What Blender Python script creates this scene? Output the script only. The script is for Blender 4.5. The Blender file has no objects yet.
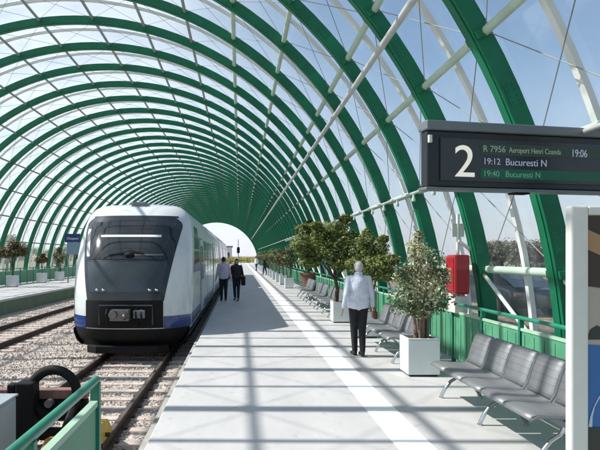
import bpy, bmesh, math, random
from mathutils import Vector, Matrix
PI = math.pi
random.seed(7)
scene = bpy.context.scene
COL = scene.collection

# ------------------------------------------------------------------ materials
def new_mat(name):
    m = bpy.data.materials.new(name); m.use_nodes = True
    nt = m.node_tree
    return m, nt, nt.nodes['Principled BSDF']

def mat(name, col, rough=0.6, metal=0.0, var=0.0, scale=4.0, bump=0.0, bscale=40.0, coat=0.0, stretch=None, dirt=None, spec=None):
    """painted / stone / metal surface with tonal variation (and wear) in object space"""
    m, nt, p = new_mat(name)
    c = (col[0], col[1], col[2], 1)
    p.inputs['Base Color'].default_value = c
    p.inputs['Roughness'].default_value = rough
    p.inputs['Metallic'].default_value = metal
    if spec is not None: p.inputs['Specular IOR Level'].default_value = spec
    if coat: p.inputs['Coat Weight'].default_value = coat; p.inputs['Coat Roughness'].default_value = 0.08
    tc = nt.nodes.new('ShaderNodeTexCoord'); mp = nt.nodes.new('ShaderNodeMapping')
    nt.links.new(tc.outputs['Object'], mp.inputs[0])
    if stretch: mp.inputs['Scale'].default_value = stretch
    if var > 0:
        n = nt.nodes.new('ShaderNodeTexNoise'); n.inputs['Scale'].default_value = scale; n.inputs['Detail'].default_value = 6
        n.inputs['Roughness'].default_value = 0.6
        nt.links.new(mp.outputs[0], n.inputs['Vector'])
        r = nt.nodes.new('ShaderNodeValToRGB')
        d = dirt or col
        r.color_ramp.elements[0].position = 0.3; r.color_ramp.elements[1].position = 0.7
        r.color_ramp.elements[0].color = (d[0]*(1-var), d[1]*(1-var), d[2]*(1-var), 1)
        r.color_ramp.elements[1].color = (min(1, col[0]*(1+var*.5)), min(1, col[1]*(1+var*.5)), min(1, col[2]*(1+var*.5)), 1)
        nt.links.new(n.outputs[0], r.inputs[0]); nt.links.new(r.outputs[0], p.inputs['Base Color'])
        mr = nt.nodes.new('ShaderNodeMapRange')
        mr.inputs[3].default_value = max(0.02, rough-.12); mr.inputs[4].default_value = min(1, rough+.15)
        nt.links.new(n.outputs[0], mr.inputs[0]); nt.links.new(mr.outputs[0], p.inputs['Roughness'])
    if bump > 0:
        n2 = nt.nodes.new('ShaderNodeTexNoise'); n2.inputs['Scale'].default_value = bscale; n2.inputs['Detail'].default_value = 8
        nt.links.new(mp.outputs[0], n2.inputs['Vector'])
        b = nt.nodes.new('ShaderNodeBump'); b.inputs['Strength'].default_value = bump; b.inputs['Distance'].default_value = 0.02
        nt.links.new(n2.outputs[0], b.inputs['Height']); nt.links.new(b.outputs[0], p.inputs['Normal'])
    return m

M = {}
M['rib'] = mat('rib_green_paint', (.006, .16, .076), .42, var=.30, scale=1.4, bump=.06, spec=.35)
M['purlin'] = mat('pale_green_paint', (.47, .60, .49), .45, var=.15, scale=2)
M['purlin_grey'] = mat('backlit_purlin_grey', (.26, .31, .29), .55, var=.2, scale=2)  # upper purlins greyer: their dimming against bright sky put into the colour
M['white_bar'] = mat('white_bar_paint', (.72, .74, .70), .45, var=.1, scale=2)
M['rod'] = mat('rod_steel', (.25, .28, .27), .6, metal=.1, var=.1)
M['pipe'] = mat('grey_pipe', (.55, .56, .56), .35, metal=.2, var=.12)
M['fence'] = mat('fence_green_paint', (.075, .27, .155), .5, var=.2, scale=3, bump=.08, bscale=25)
M['trim'] = mat('sunlit_trim_green', (.34, .50, .38), .5, var=.15, scale=4)  # panel tops paler than the sheet: sun on them put into the colour
M['fence_dark'] = mat('fence_frame_green', (.012, .17, .10), .4, var=.15, scale=4)
M['handrail'] = mat('handrail_green', (.02, .21, .13), .32, var=.15, scale=5)
M['train_white'] = mat('train_white_paint', (.60, .62, .635), .28, var=.10, scale=1.2, coat=.4)
M['train_blue'] = mat('train_blue_paint', (.008, .034, .17), .25, var=.1, scale=1.5, coat=.4)
M['train_mask'] = mat('train_black_mask', (.016, .020, .026), .22, var=.2, scale=2, coat=.3)
M['train_grey'] = mat('train_dark_grey_panel', (.030, .042, .052), .25, var=.2, scale=2, coat=.3)
M['glass_dark'] = mat('tinted_train_glass', (.012, .016, .020), .07, coat=.6)
M['black'] = mat('black_rubber', (.006, .006, .007), .7, var=.2, scale=6, spec=.25)
M['underframe'] = mat('dirty_black_underframe', (.010, .0095, .0095), .75, spec=.25, var=.4, scale=4, bump=.3, bscale=12)
M['steel'] = mat('worn_steel', (.20, .19, .18), .4, metal=.7, var=.15, scale=6)
M['chrome'] = mat('chrome', (.62, .63, .64), .16, metal=1)
M['rail_rust'] = mat('rail_rust_side', (.055, .032, .024), .75, var=.35, scale=5, bump=.2)
M['rail_top'] = mat('rail_polished_top', (.30, .25, .23), .38, metal=.7, var=.2, scale=3)
M['sleeper'] = mat('concrete_sleeper', (.50, .43, .39), .85, var=.22, scale=3, bump=.3, bscale=30, dirt=(.40, .31, .26))
M['concrete'] = mat('concrete_wall', (.32, .31, .29), .85, var=.2, scale=2, bump=.3, bscale=20)
M['green_wall'] = mat('green_stained_platform_side', (.10, .16, .10), .8, var=.3, scale=2, bump=.2)
M['white_line'] = mat('white_floor_line_paint', (.88, .88, .86), .5, var=.06, scale=3, bump=.05)
M['planter'] = mat('white_planter_shell', (.66, .69, .69), .45, var=.08, scale=3, bump=.05)
M['soil'] = mat('soil', (.04, .028, .02), .95, var=.4, scale=20, bump=.6)
M['terracotta'] = mat('terracotta_pot', (.18, .075, .05), .8, var=.2, scale=6)
M['bark'] = mat('pale_bark', (.20, .135, .10), .85, var=.3, scale=10, bump=.4)
M['bark_dark'] = mat('dark_bark', (.07, .05, .035), .9, var=.3, scale=8, bump=.4)
M['sign_case'] = mat('sign_black_case', (.010, .013, .018), .35, var=.15, scale=3)
M['sign_grey'] = mat('sign_grey_cover', (.17, .19, .21), .4, metal=.3, var=.12, scale=3)
M['frame_white'] = mat('board_white_frame', (.62, .62, .58), .42, var=.08, scale=4)
M['red'] = mat('red_cabinet_paint', (.36, .010, .018), .35, var=.15, scale=4, coat=.3)
M['yellow'] = mat('yellow_paint', (.62, .45, .02), .5, var=.25, scale=9, dirt=(.4, .25, .03))
M['orange'] = mat('orange_painted_clamp', (.45, .20, .03), .6, var=.3, scale=10)
M['cabinet_grey'] = mat('grey_cabinet_paint', (.30, .34, .37), .5, var=.12, scale=3)
M['rust_beam'] = mat('rusty_pink_beam', (.24, .13, .11), .75, var=.3, scale=8, bump=.2)
M['blue_sign'] = mat('blue_sign_face', (.01, .035, .14), .4, var=.1)
M['blue_panel'] = mat('pale_blue_panel', (.18, .28, .36), .4, var=.1)
M['white_text'] = mat('white_lettering', (.8, .8, .8), .6)
M['skin'] = mat('skin', (.42, .24, .17), .55, var=.08, scale=12)
M['shirt_white'] = mat('pale_blue_shirt_cloth', (.62, .66, .76), .85, var=.08, scale=9, bump=.5, bscale=14)
M['shirt_lilac'] = mat('lilac_shirt_cloth', (.50, .46, .56), .85, var=.1, scale=9, bump=.4, bscale=14)
M['trousers'] = mat('black_trouser_cloth', (.010, .010, .013), .85, var=.2, scale=9, bump=.4, bscale=14)
M['jeans'] = mat('navy_trouser_cloth', (.015, .022, .05), .85, var=.2, scale=9, bump=.4, bscale=14)
M['dark_top'] = mat('dark_top_cloth', (.02, .018, .025), .85, var=.2, scale=9)
M['hair_grey'] = mat('grey_hair', (.50, .49, .47), .7, var=.2, scale=40, bump=.4, bscale=80)
M['hair_dark'] = mat('dark_hair', (.018, .013, .010), .6, var=.2, scale=40)
M['leather'] = mat('brown_leather', (.10, .035, .022), .5, var=.2, scale=10)
M['shoe'] = mat('black_shoe', (.008, .008, .008), .35)
M['car_paint'] = mat('dark_car_paint', (.02, .023, .032), .35, coat=.2, var=.05)
M['building'] = mat('pale_building_wall', (.55, .54, .52), .8, var=.08, scale=.5)

# perforated stainless seat steel
def seat_mat():
    m, nt, p = new_mat('perforated_seat_steel')
    p.inputs['Base Color'].default_value = (.40, .41, .42, 1); p.inputs['Metallic'].default_value = .45; p.inputs['Roughness'].default_value = .5
    tc = nt.nodes.new('ShaderNodeTexCoord'); v = nt.nodes.new('ShaderNodeTexVoronoi')
    v.inputs['Scale'].default_value = 45; v.inputs['Randomness'].default_value = 0
    r = nt.nodes.new('ShaderNodeValToRGB'); r.color_ramp.elements[0].position = .22; r.color_ramp.elements[1].position = .30
    r.color_ramp.elements[0].color = (.12, .12, .13, 1); r.color_ramp.elements[1].color = (.22, .225, .235, 1)
    nt.links.new(tc.outputs['Object'], v.inputs['Vector']); nt.links.new(v.outputs['Distance'], r.inputs[0]); nt.links.new(r.outputs[0], p.inputs['Base Color'])
    return m
M['seat'] = seat_mat()

# clear roofing sheet, slightly milky and uneven
def panel_mat():
    m = bpy.data.materials.new('clear_roof_sheet'); m.use_nodes = True; nt = m.node_tree; nt.nodes.clear()
    out = nt.nodes.new('ShaderNodeOutputMaterial'); mix = nt.nodes.new('ShaderNodeMixShader')
    tr = nt.nodes.new('ShaderNodeBsdfTransparent'); tr.inputs[0].default_value = (.93, .965, .955, 1)
    m2 = nt.nodes.new('ShaderNodeMixShader'); m2.inputs[0].default_value = .55
    df = nt.nodes.new('ShaderNodeBsdfDiffuse'); df.inputs[0].default_value = (.72, .80, .78, 1)
    tl = nt.nodes.new('ShaderNodeBsdfTranslucent'); tl.inputs[0].default_value = (.72, .82, .79, 1)
    gl = nt.nodes.new('ShaderNodeBsdfGlossy'); gl.inputs['Roughness'].default_value = .12
    m3 = nt.nodes.new('ShaderNodeMixShader'); fr = nt.nodes.new('ShaderNodeFresnel'); fr.inputs[0].default_value = 1.25
    tc = nt.nodes.new('ShaderNodeTexCoord'); n = nt.nodes.new('ShaderNodeTexNoise'); n.inputs['Scale'].default_value = .7; n.inputs['Detail'].default_value = 5
    r = nt.nodes.new('ShaderNodeMapRange'); r.inputs[1].default_value = .3; r.inputs[2].default_value = .7; r.inputs[3].default_value = PANEL_LO; r.inputs[4].default_value = PANEL_HI
    L = nt.links.new
    L(tc.outputs['Object'], n.inputs['Vector']); L(n.outputs[0], r.inputs[0]); L(r.outputs[0], mix.inputs[0])
    L(df.outputs[0], m2.inputs[1]); L(tl.outputs[0], m2.inputs[2]); L(tr.outputs[0], mix.inputs[1]); L(m2.outputs[0], mix.inputs[2])
    frm = nt.nodes.new('ShaderNodeMath'); frm.operation = 'MULTIPLY'; frm.inputs[1].default_value = .12; L(fr.outputs[0], frm.inputs[0]); L(frm.outputs[0], m3.inputs[0]); L(mix.outputs[0], m3.inputs[1]); L(gl.outputs[0], m3.inputs[2]); L(m3.outputs[0], out.inputs[0])
    return m
PANEL_LO, PANEL_HI = .06, .16
M['panel'] = panel_mat()

def ballast_mat(name, c1, c2, c3, scale):
    m, nt, p = new_mat(name); p.inputs['Roughness'].default_value = .9
    L = nt.links.new
    tc = nt.nodes.new('ShaderNodeTexCoord')
    v = nt.nodes.new('ShaderNodeTexVoronoi'); v.inputs['Scale'].default_value = scale
    n = nt.nodes.new('ShaderNodeTexNoise'); n.inputs['Scale'].default_value = 1.3; n.inputs['Detail'].default_value = 5
    L(tc.outputs['Object'], v.inputs['Vector']); L(tc.outputs['Object'], n.inputs['Vector'])
    s = nt.nodes.new('ShaderNodeSeparateColor'); L(v.outputs['Color'], s.inputs[0])
    r = nt.nodes.new('ShaderNodeValToRGB'); r.color_ramp.elements[0].color = (*c1, 1); r.color_ramp.elements[1].color = (*c2, 1)
    e = r.color_ramp.elements.new(.5); e.color = (*c3, 1)
    L(s.outputs[0], r.inputs[0])
    mx = nt.nodes.new('ShaderNodeMix'); mx.data_type = 'RGBA'; mx.blend_type = 'MULTIPLY'; mx.inputs[0].default_value = .5
    r2 = nt.nodes.new('ShaderNodeValToRGB'); r2.color_ramp.elements[0].position = .3; r2.color_ramp.elements[1].position = .7
    r2.color_ramp.elements[0].color = (.5, .45, .42, 1); r2.color_ramp.elements[1].color = (1, 1, 1, 1)
    L(n.outputs[0], r2.inputs[0]); L(r.outputs[0], mx.inputs['A']); L(r2.outputs[0], mx.inputs['B']); L(mx.outputs['Result'], p.inputs['Base Color'])
    b = nt.nodes.new('ShaderNodeBump'); b.inputs['Strength'].default_value = .9; b.inputs['Distance'].default_value = .04; b.invert = True
    L(v.outputs['Distance'], b.inputs['Height']); L(b.outputs[0], p.inputs['Normal'])
    return m
M['ballast'] = ballast_mat('track_ballast', (.29, .245, .22), (.60, .54, .50), (.45, .395, .365), 22)
M['stone'] = ballast_mat('ballast_stone', (.30, .255, .235), (.66, .60, .56), (.48, .42, .395), 9)
M['earth'] = ballast_mat('dry_ground', (.10, .075, .05), (.26, .20, .15), (.16, .14, .08), 3)

def floor_mat():
    m, nt, p = new_mat('pale_concrete_paving'); L = nt.links.new
    tc = nt.nodes.new('ShaderNodeTexCoord')
    n = nt.nodes.new('ShaderNodeTexNoise'); n.inputs['Scale'].default_value = .9; n.inputs['Detail'].default_value = 8; n.inputs['Roughness'].default_value = .65
    n2 = nt.nodes.new('ShaderNodeTexNoise'); n2.inputs['Scale'].default_value = 60; n2.inputs['Detail'].default_value = 4
    mp = nt.nodes.new('ShaderNodeMapping'); mp.inputs['Scale'].default_value = (1.5, .45, 1)
    L(tc.outputs['Object'], mp.inputs[0]); L(mp.outputs[0], n.inputs['Vector']); L(tc.outputs['Object'], n2.inputs['Vector'])
    r = nt.nodes.new('ShaderNodeValToRGB'); r.color_ramp.elements[0].position = .28; r.color_ramp.elements[1].position = .68
    r.color_ramp.elements[0].color = (.40, .39, .392, 1); r.color_ramp.elements[1].color = (.505, .49, .495, 1)
    L(n.outputs[0], r.inputs[0])
    # small darker scuffs
    v = nt.nodes.new('ShaderNodeTexNoise'); v.inputs['Scale'].default_value = 6; v.inputs['Detail'].default_value = 3
    L(tc.outputs['Object'], v.inputs['Vector'])
    r3 = nt.nodes.new('ShaderNodeValToRGB'); r3.color_ramp.elements[0].position = .62; r3.color_ramp.elements[1].position = .78
    r3.color_ramp.elements[0].color = (1, 1, 1, 1); r3.color_ramp.elements[1].color = (.74, .735, .72, 1)
    L(v.outputs[0], r3.inputs[0])
    mx = nt.nodes.new('ShaderNodeMix'); mx.data_type = 'RGBA'; mx.blend_type = 'MULTIPLY'; mx.inputs[0].default_value = 1
    L(r.outputs[0], mx.inputs['A']); L(r3.outputs[0], mx.inputs['B']); L(mx.outputs['Result'], p.inputs['Base Color'])
    p.inputs['Roughness'].default_value = .55
    b = nt.nodes.new('ShaderNodeBump'); b.inputs['Strength'].default_value = .12; b.inputs['Distance'].default_value = .01
    L(n2.outputs[0], b.inputs['Height']); L(b.outputs[0], p.inputs['Normal'])
    return m
M['floor'] = floor_mat()

def leaf_mat(name, col, tr=.35):
    m, nt, p = new_mat(name)
    p.inputs['Base Color'].default_value = (*col, 1); p.inputs['Roughness'].default_value = .5
    out = nt.nodes['Material Output']
    t = nt.nodes.new('ShaderNodeBsdfTranslucent'); t.inputs[0].default_value = (min(1, col[0]*1.6), min(1, col[1]*1.7), col[2]*1.1, 1)
    mx = nt.nodes.new('ShaderNodeMixShader'); mx.inputs[0].default_value = tr
    nt.links.new(p.outputs[0], mx.inputs[1]); nt.links.new(t.outputs[0], mx.inputs[2]); nt.links.new(mx.outputs[0], out.inputs[0])
    return m
LEAF = {
 'green': [leaf_mat('leaf_green_a', (.12, .15, .04)), leaf_mat('leaf_green_b', (.19, .21, .065)), leaf_mat('leaf_yellow_green', (.28, .32, .11)), leaf_mat('leaf_deep', (.03, .06, .016))],
 'varieg': [leaf_mat('leaf_cream', (.62, .60, .48)), leaf_mat('leaf_pink', (.16, .17, .09)), leaf_mat('leaf_olive', (.08, .125, .05)), leaf_mat('leaf_deep_green', (.035, .06, .028))],  # last tone is the plant's own deep green
 'grey': [leaf_mat('leaf_grey_green', (.12, .15, .09)), leaf_mat('leaf_mid_green', (.06, .09, .035)), leaf_mat('leaf_pale', (.24, .24, .15)), leaf_mat('leaf_brown', (.10, .055, .03))],
 'red': [leaf_mat('leaf_red_brown', (.10, .055, .03)), leaf_mat('leaf_rust', (.14, .085, .04)), leaf_mat('leaf_dark_olive', (.045, .05, .02)), leaf_mat('leaf_olive_b', (.09, .10, .035))],
 'dry': [leaf_mat('twig_brown', (.13, .095, .065), .1), leaf_mat('twig_grey', (.17, .14, .11), .1), leaf_mat('dry_olive', (.10, .10, .05), .2), leaf_mat('dry_dark', (.055, .045, .03), .1)],
 'yellow': [leaf_mat('leaf_mustard', (.38, .33, .03)), leaf_mat('leaf_yellow', (.28, .27, .04)), leaf_mat('leaf_lime', (.16, .20, .04)), leaf_mat('leaf_dull_olive', (.08, .09, .02))],
}

# ------------------------------------------------------------------ mesh helpers
def empty(name, loc=(0, 0, 0), rz=0):
    o = bpy.data.objects.new(name, None); COL.objects.link(o)
    o.location = loc; o.rotation_euler = (0, 0, rz); o.empty_display_size = .2
    return o
def tag(o, label=None, cat=None, group=None, kind=None):
    if label: o['label'] = label
    if cat: o['category'] = cat
    if group: o['group'] = group
    if kind: o['kind'] = kind
    return o
def link(name, bm, m, parent=None, smooth=False, bevel=0, loc=None):
    me = bpy.data.meshes.new(name)
    bmesh.ops.recalc_face_normals(bm, faces=bm.faces[:]) if not smooth == 'keep' else None
    bm.to_mesh(me); bm.free()
    for mm in (m if isinstance(m, (list, tuple)) else [m]): me.materials.append(mm)
    if smooth:
        for p in me.polygons: p.use_smooth = True
    o = bpy.data.objects.new(name, me); COL.objects.link(o)
    if parent: o.parent = parent
    if loc: o.location = loc
    if bevel:
        b = o.modifiers.new('bevel', 'BEVEL'); b.width = bevel; b.segments = 2; b.limit_method = 'ANGLE'; b.angle_limit = math.radians(40)
    if smooth is True:
        try: me.set_sharp_from_angle(angle=math.radians(45))
        except Exception: pass
    return o
def copy_tree(o, parent=None):
    c = o.copy(); COL.objects.link(c); c.parent = parent
    for ch in list(o.children): copy_tree(ch, c)
    return c
def BM(): return bmesh.new()
def box(bm, x0, x1, y0, y1, z0, z1, mat_index=0):
    vs = [bm.verts.new(p) for p in ((x0, y0, z0), (x1, y0, z0), (x1, y1, z0), (x0, y1, z0), (x0, y0, z1), (x1, y0, z1), (x1, y1, z1), (x0, y1, z1))]
    for f in ((0, 3, 2, 1), (4, 5, 6, 7), (0, 1, 5, 4), (1, 2, 6, 5), (2, 3, 7, 6), (3, 0, 4, 7)):
        fc = bm.faces.new([vs[i] for i in f]); fc.material_index = mat_index
    return vs
def tube(bm, pts, r, n=10, closed_ends=True, mat_index=0):
    pts = [Vector(p) for p in pts]
    rs = r if isinstance(r, (list, tuple)) else [r]*len(pts)
    rings = []
    up0 = None
    for i, p in enumerate(pts):
        d = (pts[min(i+1, len(pts)-1)] - pts[max(i-1, 0)]).normalized()
        if up0 is None:
            a = Vector((0, 0, 1)) if abs(d.z) < .9 else Vector((1, 0, 0))
            up0 = a
        s = d.cross(up0)
        if s.length < 1e-4: s = d.cross(Vector((0, 1, 0)))
        s.normalize(); u = s.cross(d).normalized(); up0 = u
        rings.append([bm.verts.new(p + (s*math.cos(2*PI*k/n) + u*math.sin(2*PI*k/n))*rs[i]) for k in range(n)])
    for a, b in zip(rings, rings[1:]):
        for k in range(n):
            f = bm.faces.new((a[k], a[(k+1) % n], b[(k+1) % n], b[k])); f.material_index = mat_index
    if closed_ends:
        for rg in (rings[0][::-1], rings[-1]):
            f = bm.faces.new(rg); f.material_index = mat_index
def ellipsoid(bm, c, r, seg=14, rng=9, rot=None):
    m = Matrix.Translation(c)
    if rot is not None: m = m @ rot
    m = m @ Matrix.Diagonal((r[0], r[1], r[2], 1))
    bmesh.ops.create_uvsphere(bm, u_segments=seg, v_segments=rng, radius=1, matrix=m)
def prism_x(bm, prof, x0, x1):   # profile in (y,z)
    a = [bm.verts.new((x0, p[0], p[1])) for p in prof]; b = [bm.verts.new((x1, p[0], p[1])) for p in prof]
    n = len(prof)
    bm.faces.new(a[::-1]); bm.faces.new(b)
    for i in range(n): bm.faces.new((a[i], a[(i+1) % n], b[(i+1) % n], b[i]))
def prism_y(bm, prof, y0, y1):   # profile in (x,z)
    a = [bm.verts.new((p[0], y0, p[1])) for p in prof]; b = [bm.verts.new((p[0], y1, p[1])) for p in prof]
    n = len(prof)
    bm.faces.new(a); bm.faces.new(b[::-1])
    for i in range(n): bm.faces.new((a[i], b[i], b[(i+1) % n], a[(i+1) % n]))
def prism_z(bm, prof, z0, z1):
    a = [bm.verts.new((p[0], p[1], z0)) for p in prof]; b = [bm.verts.new((p[0], p[1], z1)) for p in prof]
    n = len(prof)
    bm.faces.new(a[::-1]); bm.faces.new(b)
    for i in range(n): bm.faces.new((a[i], a[(i+1) % n], b[(i+1) % n], b[i]))
def text_obj(name, s, size, m, parent, loc, rot=(PI/2, 0, 0), extrude=.002, align='LEFT', sx=1.0):
    cu = bpy.data.curves.new(name, 'FONT'); cu.body = s; cu.size = size; cu.extrude = extrude; cu.align_x = align
    t = bpy.data.objects.new(name, cu); COL.objects.link(t)
    bpy.context.view_layer.update()
    me = bpy.data.meshes.new_from_object(t.evaluated_get(bpy.context.evaluated_depsgraph_get()))
    bpy.data.objects.remove(t)
    me.materials.clear(); me.materials.append(m)
    o = bpy.data.objects.new(name, me); COL.objects.link(o); o.parent = parent; o.location = loc; o.rotation_euler = rot; o.scale = (sx, 1, 1)
    return o

# ------------------------------------------------------------------ camera
HC = 1.8
cam_d = bpy.data.cameras.new('camera'); cam = bpy.data.objects.new('camera', cam_d); COL.objects.link(cam)
cam.location = (0, 0, HC); cam.rotation_euler = (PI/2, 0, 0)
cam_d.sensor_width = 36; cam_d.lens = 36*590/600
cam_d.shift_x = 60/600; cam_d.shift_y = 31/600
cam_d.clip_start = .05; cam_d.clip_end = 5000
scene.camera = cam

# ------------------------------------------------------------------ ground
YS, YE = -8.0, 136.0
GZ = -.66
bm = BM(); v = [bm.verts.new(p) for p in ((-1500, -600, GZ-.14), (1500, -600, GZ-.14), (1500, 3000, GZ-.14), (-1500, 3000, GZ-.14))]; bm.faces.new(v)
tag(link('ground', bm, M['earth']), kind='structure')
# ballast bed between the platforms, gently uneven
bm = BM()
bx0, bx1 = -9.9, -.9
nx, ny = 60, 240
ys = [YS + (250-YS)*(j/ny)**1.6 for j in range(ny+1)]
grid = []
for j in range(ny+1):
    row = []
    for i in range(nx+1):
        x = bx0 + (bx1-bx0)*i/nx
        row.append(bm.verts.new((x, ys[j], GZ + random.uniform(-.012, .012) - .04*math.exp(-((x+5.2)/.6)**2))))
    grid.append(row)
for j in range(ny):
    for i in range(nx): bm.faces.new((grid[j][i], grid[j][i+1], grid[j+1][i+1], grid[j+1][i]))
tag(link('ballast_bed', bm, M['ballast'], smooth=True), kind='structure')
bm = BM(); box(bm, 4.36, 900, -100, 900, -2, -.06); tag(link('verge', bm, M['earth']), kind='structure')
# loose stones lying on the bed
bm = BM()
rs = random.Random(3)
for k in range(22000):
    y = 4.5 + 30*rs.random()**1.5; x = rs.uniform(-9.6, -1.0)
    if abs(y*240/590 + x) < 0 or x*590/y < -262: continue
    s = rs.uniform(.014, .032); z = GZ + s*.35
    c = Vector((x, y, z)); n0 = len(bm.verts)
    q = Matrix.Rotation(rs.random()*6.28, 3, 'Z') @ Matrix.Rotation(rs.random()*6.28, 3, 'X')
    vs = []
    for p in ((1, 0, 0), (-1, 0, 0), (0, 1, 0), (0, -1, 0), (0, 0, 1), (0, 0, -1)):
        vs.append(bm.verts.new(c + q @ Vector(p)*s*rs.uniform(.7, 1.2)))
    for a, b, cc in ((0, 2, 4), (2, 1, 4), (1, 3, 4), (3, 0, 4), (2, 0, 5), (1, 2, 5), (3, 1, 5), (0, 3, 5)): bm.faces.new((vs[a], vs[b], vs[cc]))
tag(link('ballast_stones', bm, M['stone']), kind='stuff')

# platforms
bm = BM(); box(bm, -.9, 4.35, YS, YE+60, GZ-.3, 0)
tag(link('platform', bm, M['floor'], bevel=.02), kind='structure')
bm = BM(); box(bm, -1.02, -.905, YS, YE+60, GZ-.2, -.14)
tag(link('platform_side_wall', bm, M['concrete']), kind='structure')
bm = BM(); box(bm, 1.48, 1.83, YS, YE+50, -.02, .004)
tag(link('platform_line', bm, M['white_line']), kind='structure')
bm = BM(); box(bm, -16.0, -9.85, YS, YE+60, GZ-.3, 0)
tag(link('far_platform', bm, M['floor'], bevel=.02), kind='structure')
bm = BM(); box(bm, -9.9, -9.82, YS, YE+60, GZ-.2, -.10)
tag(link('far_platform_side_wall', bm, M['green_wall']), kind='structure')

# ------------------------------------------------------------------ tracks
def rail_profile(cx, zt):
    return [(cx-.07, zt-.15), (cx+.07, zt-.15), (cx+.07, zt-.135), (cx+.012, zt-.12), (cx+.012, zt-.045), (cx+.035, zt-.035), (cx+.035, zt), (cx-.035, zt), (cx-.035, zt-.035), (cx-.012, zt-.045), (cx-.012, zt-.12), (cx-.07, zt-.135)]
def make_track(cx, y0, y1, label, bent=False):
    t = empty('railway_track', (cx, y0, GZ)); tag(t, label, 'railway track')
    t.location = (0, 0, 0)
    for s in (-1, 1):
        bm = BM(); prism_y(bm, rail_profile(cx+s*.75, -.5), y0, y1)
        r = link('rail', bm, M['rail_rust'], t)
        bm = BM(); box(bm, cx+s*.75-.03, cx+s*.75+.03, y0, y1, -.501, -.497)
        link('running_surface', bm, M['rail_top'], r)
    bm = BM()
    prof = [(-.13, -.2), (.13, -.2), (.10, 0), (-.10, 0)]
    prism_x(bm, prof, -1.25, 1.25)
    base = link('sleeper', bm, M['sleeper'], t, bevel=.012); me = base.data
    n = int((y1-y0)/.6); stuff = BM(); cnt = 0
    for i in range(n):
        y = y0+.3+i*.6
        if y > 4 and cnt < 100:
            if cnt == 0: o = base
            else: o = base.copy(); COL.objects.link(o); o.parent = t
            o.location = (cx+random.uniform(-.01, .01), y, -.635); o.rotation_euler = (0, 0, random.uniform(-.006, .006)); cnt += 1
        else:
            box(stuff, cx-1.25, cx+1.25, y-.11, y+.11, -.8, -.636)
    tag(link('far_sleepers', stuff, M['sleeper'], t), kind='stuff')
    bm = BM()
    for i in range(60):
        y = y0+.3+(i+10)*.6
        for s in (-1, 1):
            for q in (-1, 1):
                x = cx+s*.75+q*.095; box(bm, x-.025, x+.025, y-.05, y+.05, -.64, -.60)
    tag(link('rail_clips', bm, M['rail_rust'], t), kind='stuff')
    return t
make_track(-2.45, -1.0, 200, 'near railway track carrying the train, ending at the black buffer stop')
make_track(-7.1, -6.0, 200, 'empty railway track beside the far platform on the left')

# ------------------------------------------------------------------ vaulted canopy
CX, R = -5.4, 9.5
S, OFF = 2.4, .19
def cp(th, r, y=0): return Vector((CX + r*math.cos(th), y, r*math.sin(th)))
canopy = empty('station_canopy', (CX, OFF, 0)); canopy.location = (0, 0, 0)
tag(canopy, 'long green ribbed barrel vault of clear sheets over both platforms', 'canopy')
K0, K1 = -2, 56
ribY = [OFF + S*k for k in range(K0, K1+1)]
def arch(bm, r0, r1, w, y, n=72, a0=-.03, a1=PI+.03):
    prev = None
    for i in range(n+1):
        th = a0 + (a1-a0)*i/n
        q = [bm.verts.new(cp(th, rr, yy)) for rr, yy in ((r0, y-w/2), (r0, y+w/2), (r1, y+w/2), (r1, y-w/2))]
        if prev:
            for k in range(4): bm.faces.new((prev[k], prev[(k+1) % 4], q[(k+1) % 4], q[k]))
        else: bm.faces.new(q)
        prev = q
    bm.faces.new(prev[::-1])
bm = BM(); arch(bm, 9.44, 9.66, .24, 0); arch(bm, 9.425, 9.44, .12, 0)
rib0 = link('rib', bm, M['rib'], canopy, smooth=True)
mesh_rib = rib0.data
bm = BM(); arch(bm, 9.67, 9.74, .10, 0)
bar0 = link('glazing_bar', bm, M['white_bar'], canopy)
bm = BM(); prev = None
for i in range(65):
    th = .02 + (PI-.04)*i/64
    q = [bm.verts.new(cp(th, 9.76, 0)), bm.verts.new(cp(th, 9.76, S))]
    if prev: bm.faces.new((prev[0], prev[1], q[1], q[0]))
    prev = q
pan0 = link('roof_sheet', bm, M['panel'], canopy, smooth=True)
PUR = [9.5, 19, 28.5, 37.5, 47.5, 57, 66.5, 76.3, 86.5, 97, 106.5, 116, 125.5, 135, 144.5, 154, 163.5]
# base plates & brace templates
bm = BM(); tube(bm, [cp(math.radians(9.5), 9.52, S), cp(math.radians(4.2), 9.60, S/2)], .03, 8)
brace0 = link('diagonal_brace', bm, M['white_bar'], canopy)
firsts = [rib0, bar0, pan0, brace0]
for i, y in enumerate(ribY):
    for src, dy in ((rib0, 0), (bar0, S/2), (pan0, 0), (brace0, 0)):
        if src is not rib0 and i == len(ribY)-1: continue
        if i == 0: o = src
        else: o = src.copy(); COL.objects.link(o); o.parent = canopy
        o.location = (0, y+dy, 0)
for a in PUR:
    th = math.radians(a); bm = BM()
    tube(bm, [cp(th, 9.585, ribY[0]-.2), cp(th, 9.585, ribY[-1]+.2)], .060 if a < 60 else .045, 12)
    if a < 10: pass
    link('purlin', bm, M['purlin'] if a < 60 else M['purlin_grey'], canopy, smooth=True)
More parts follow.
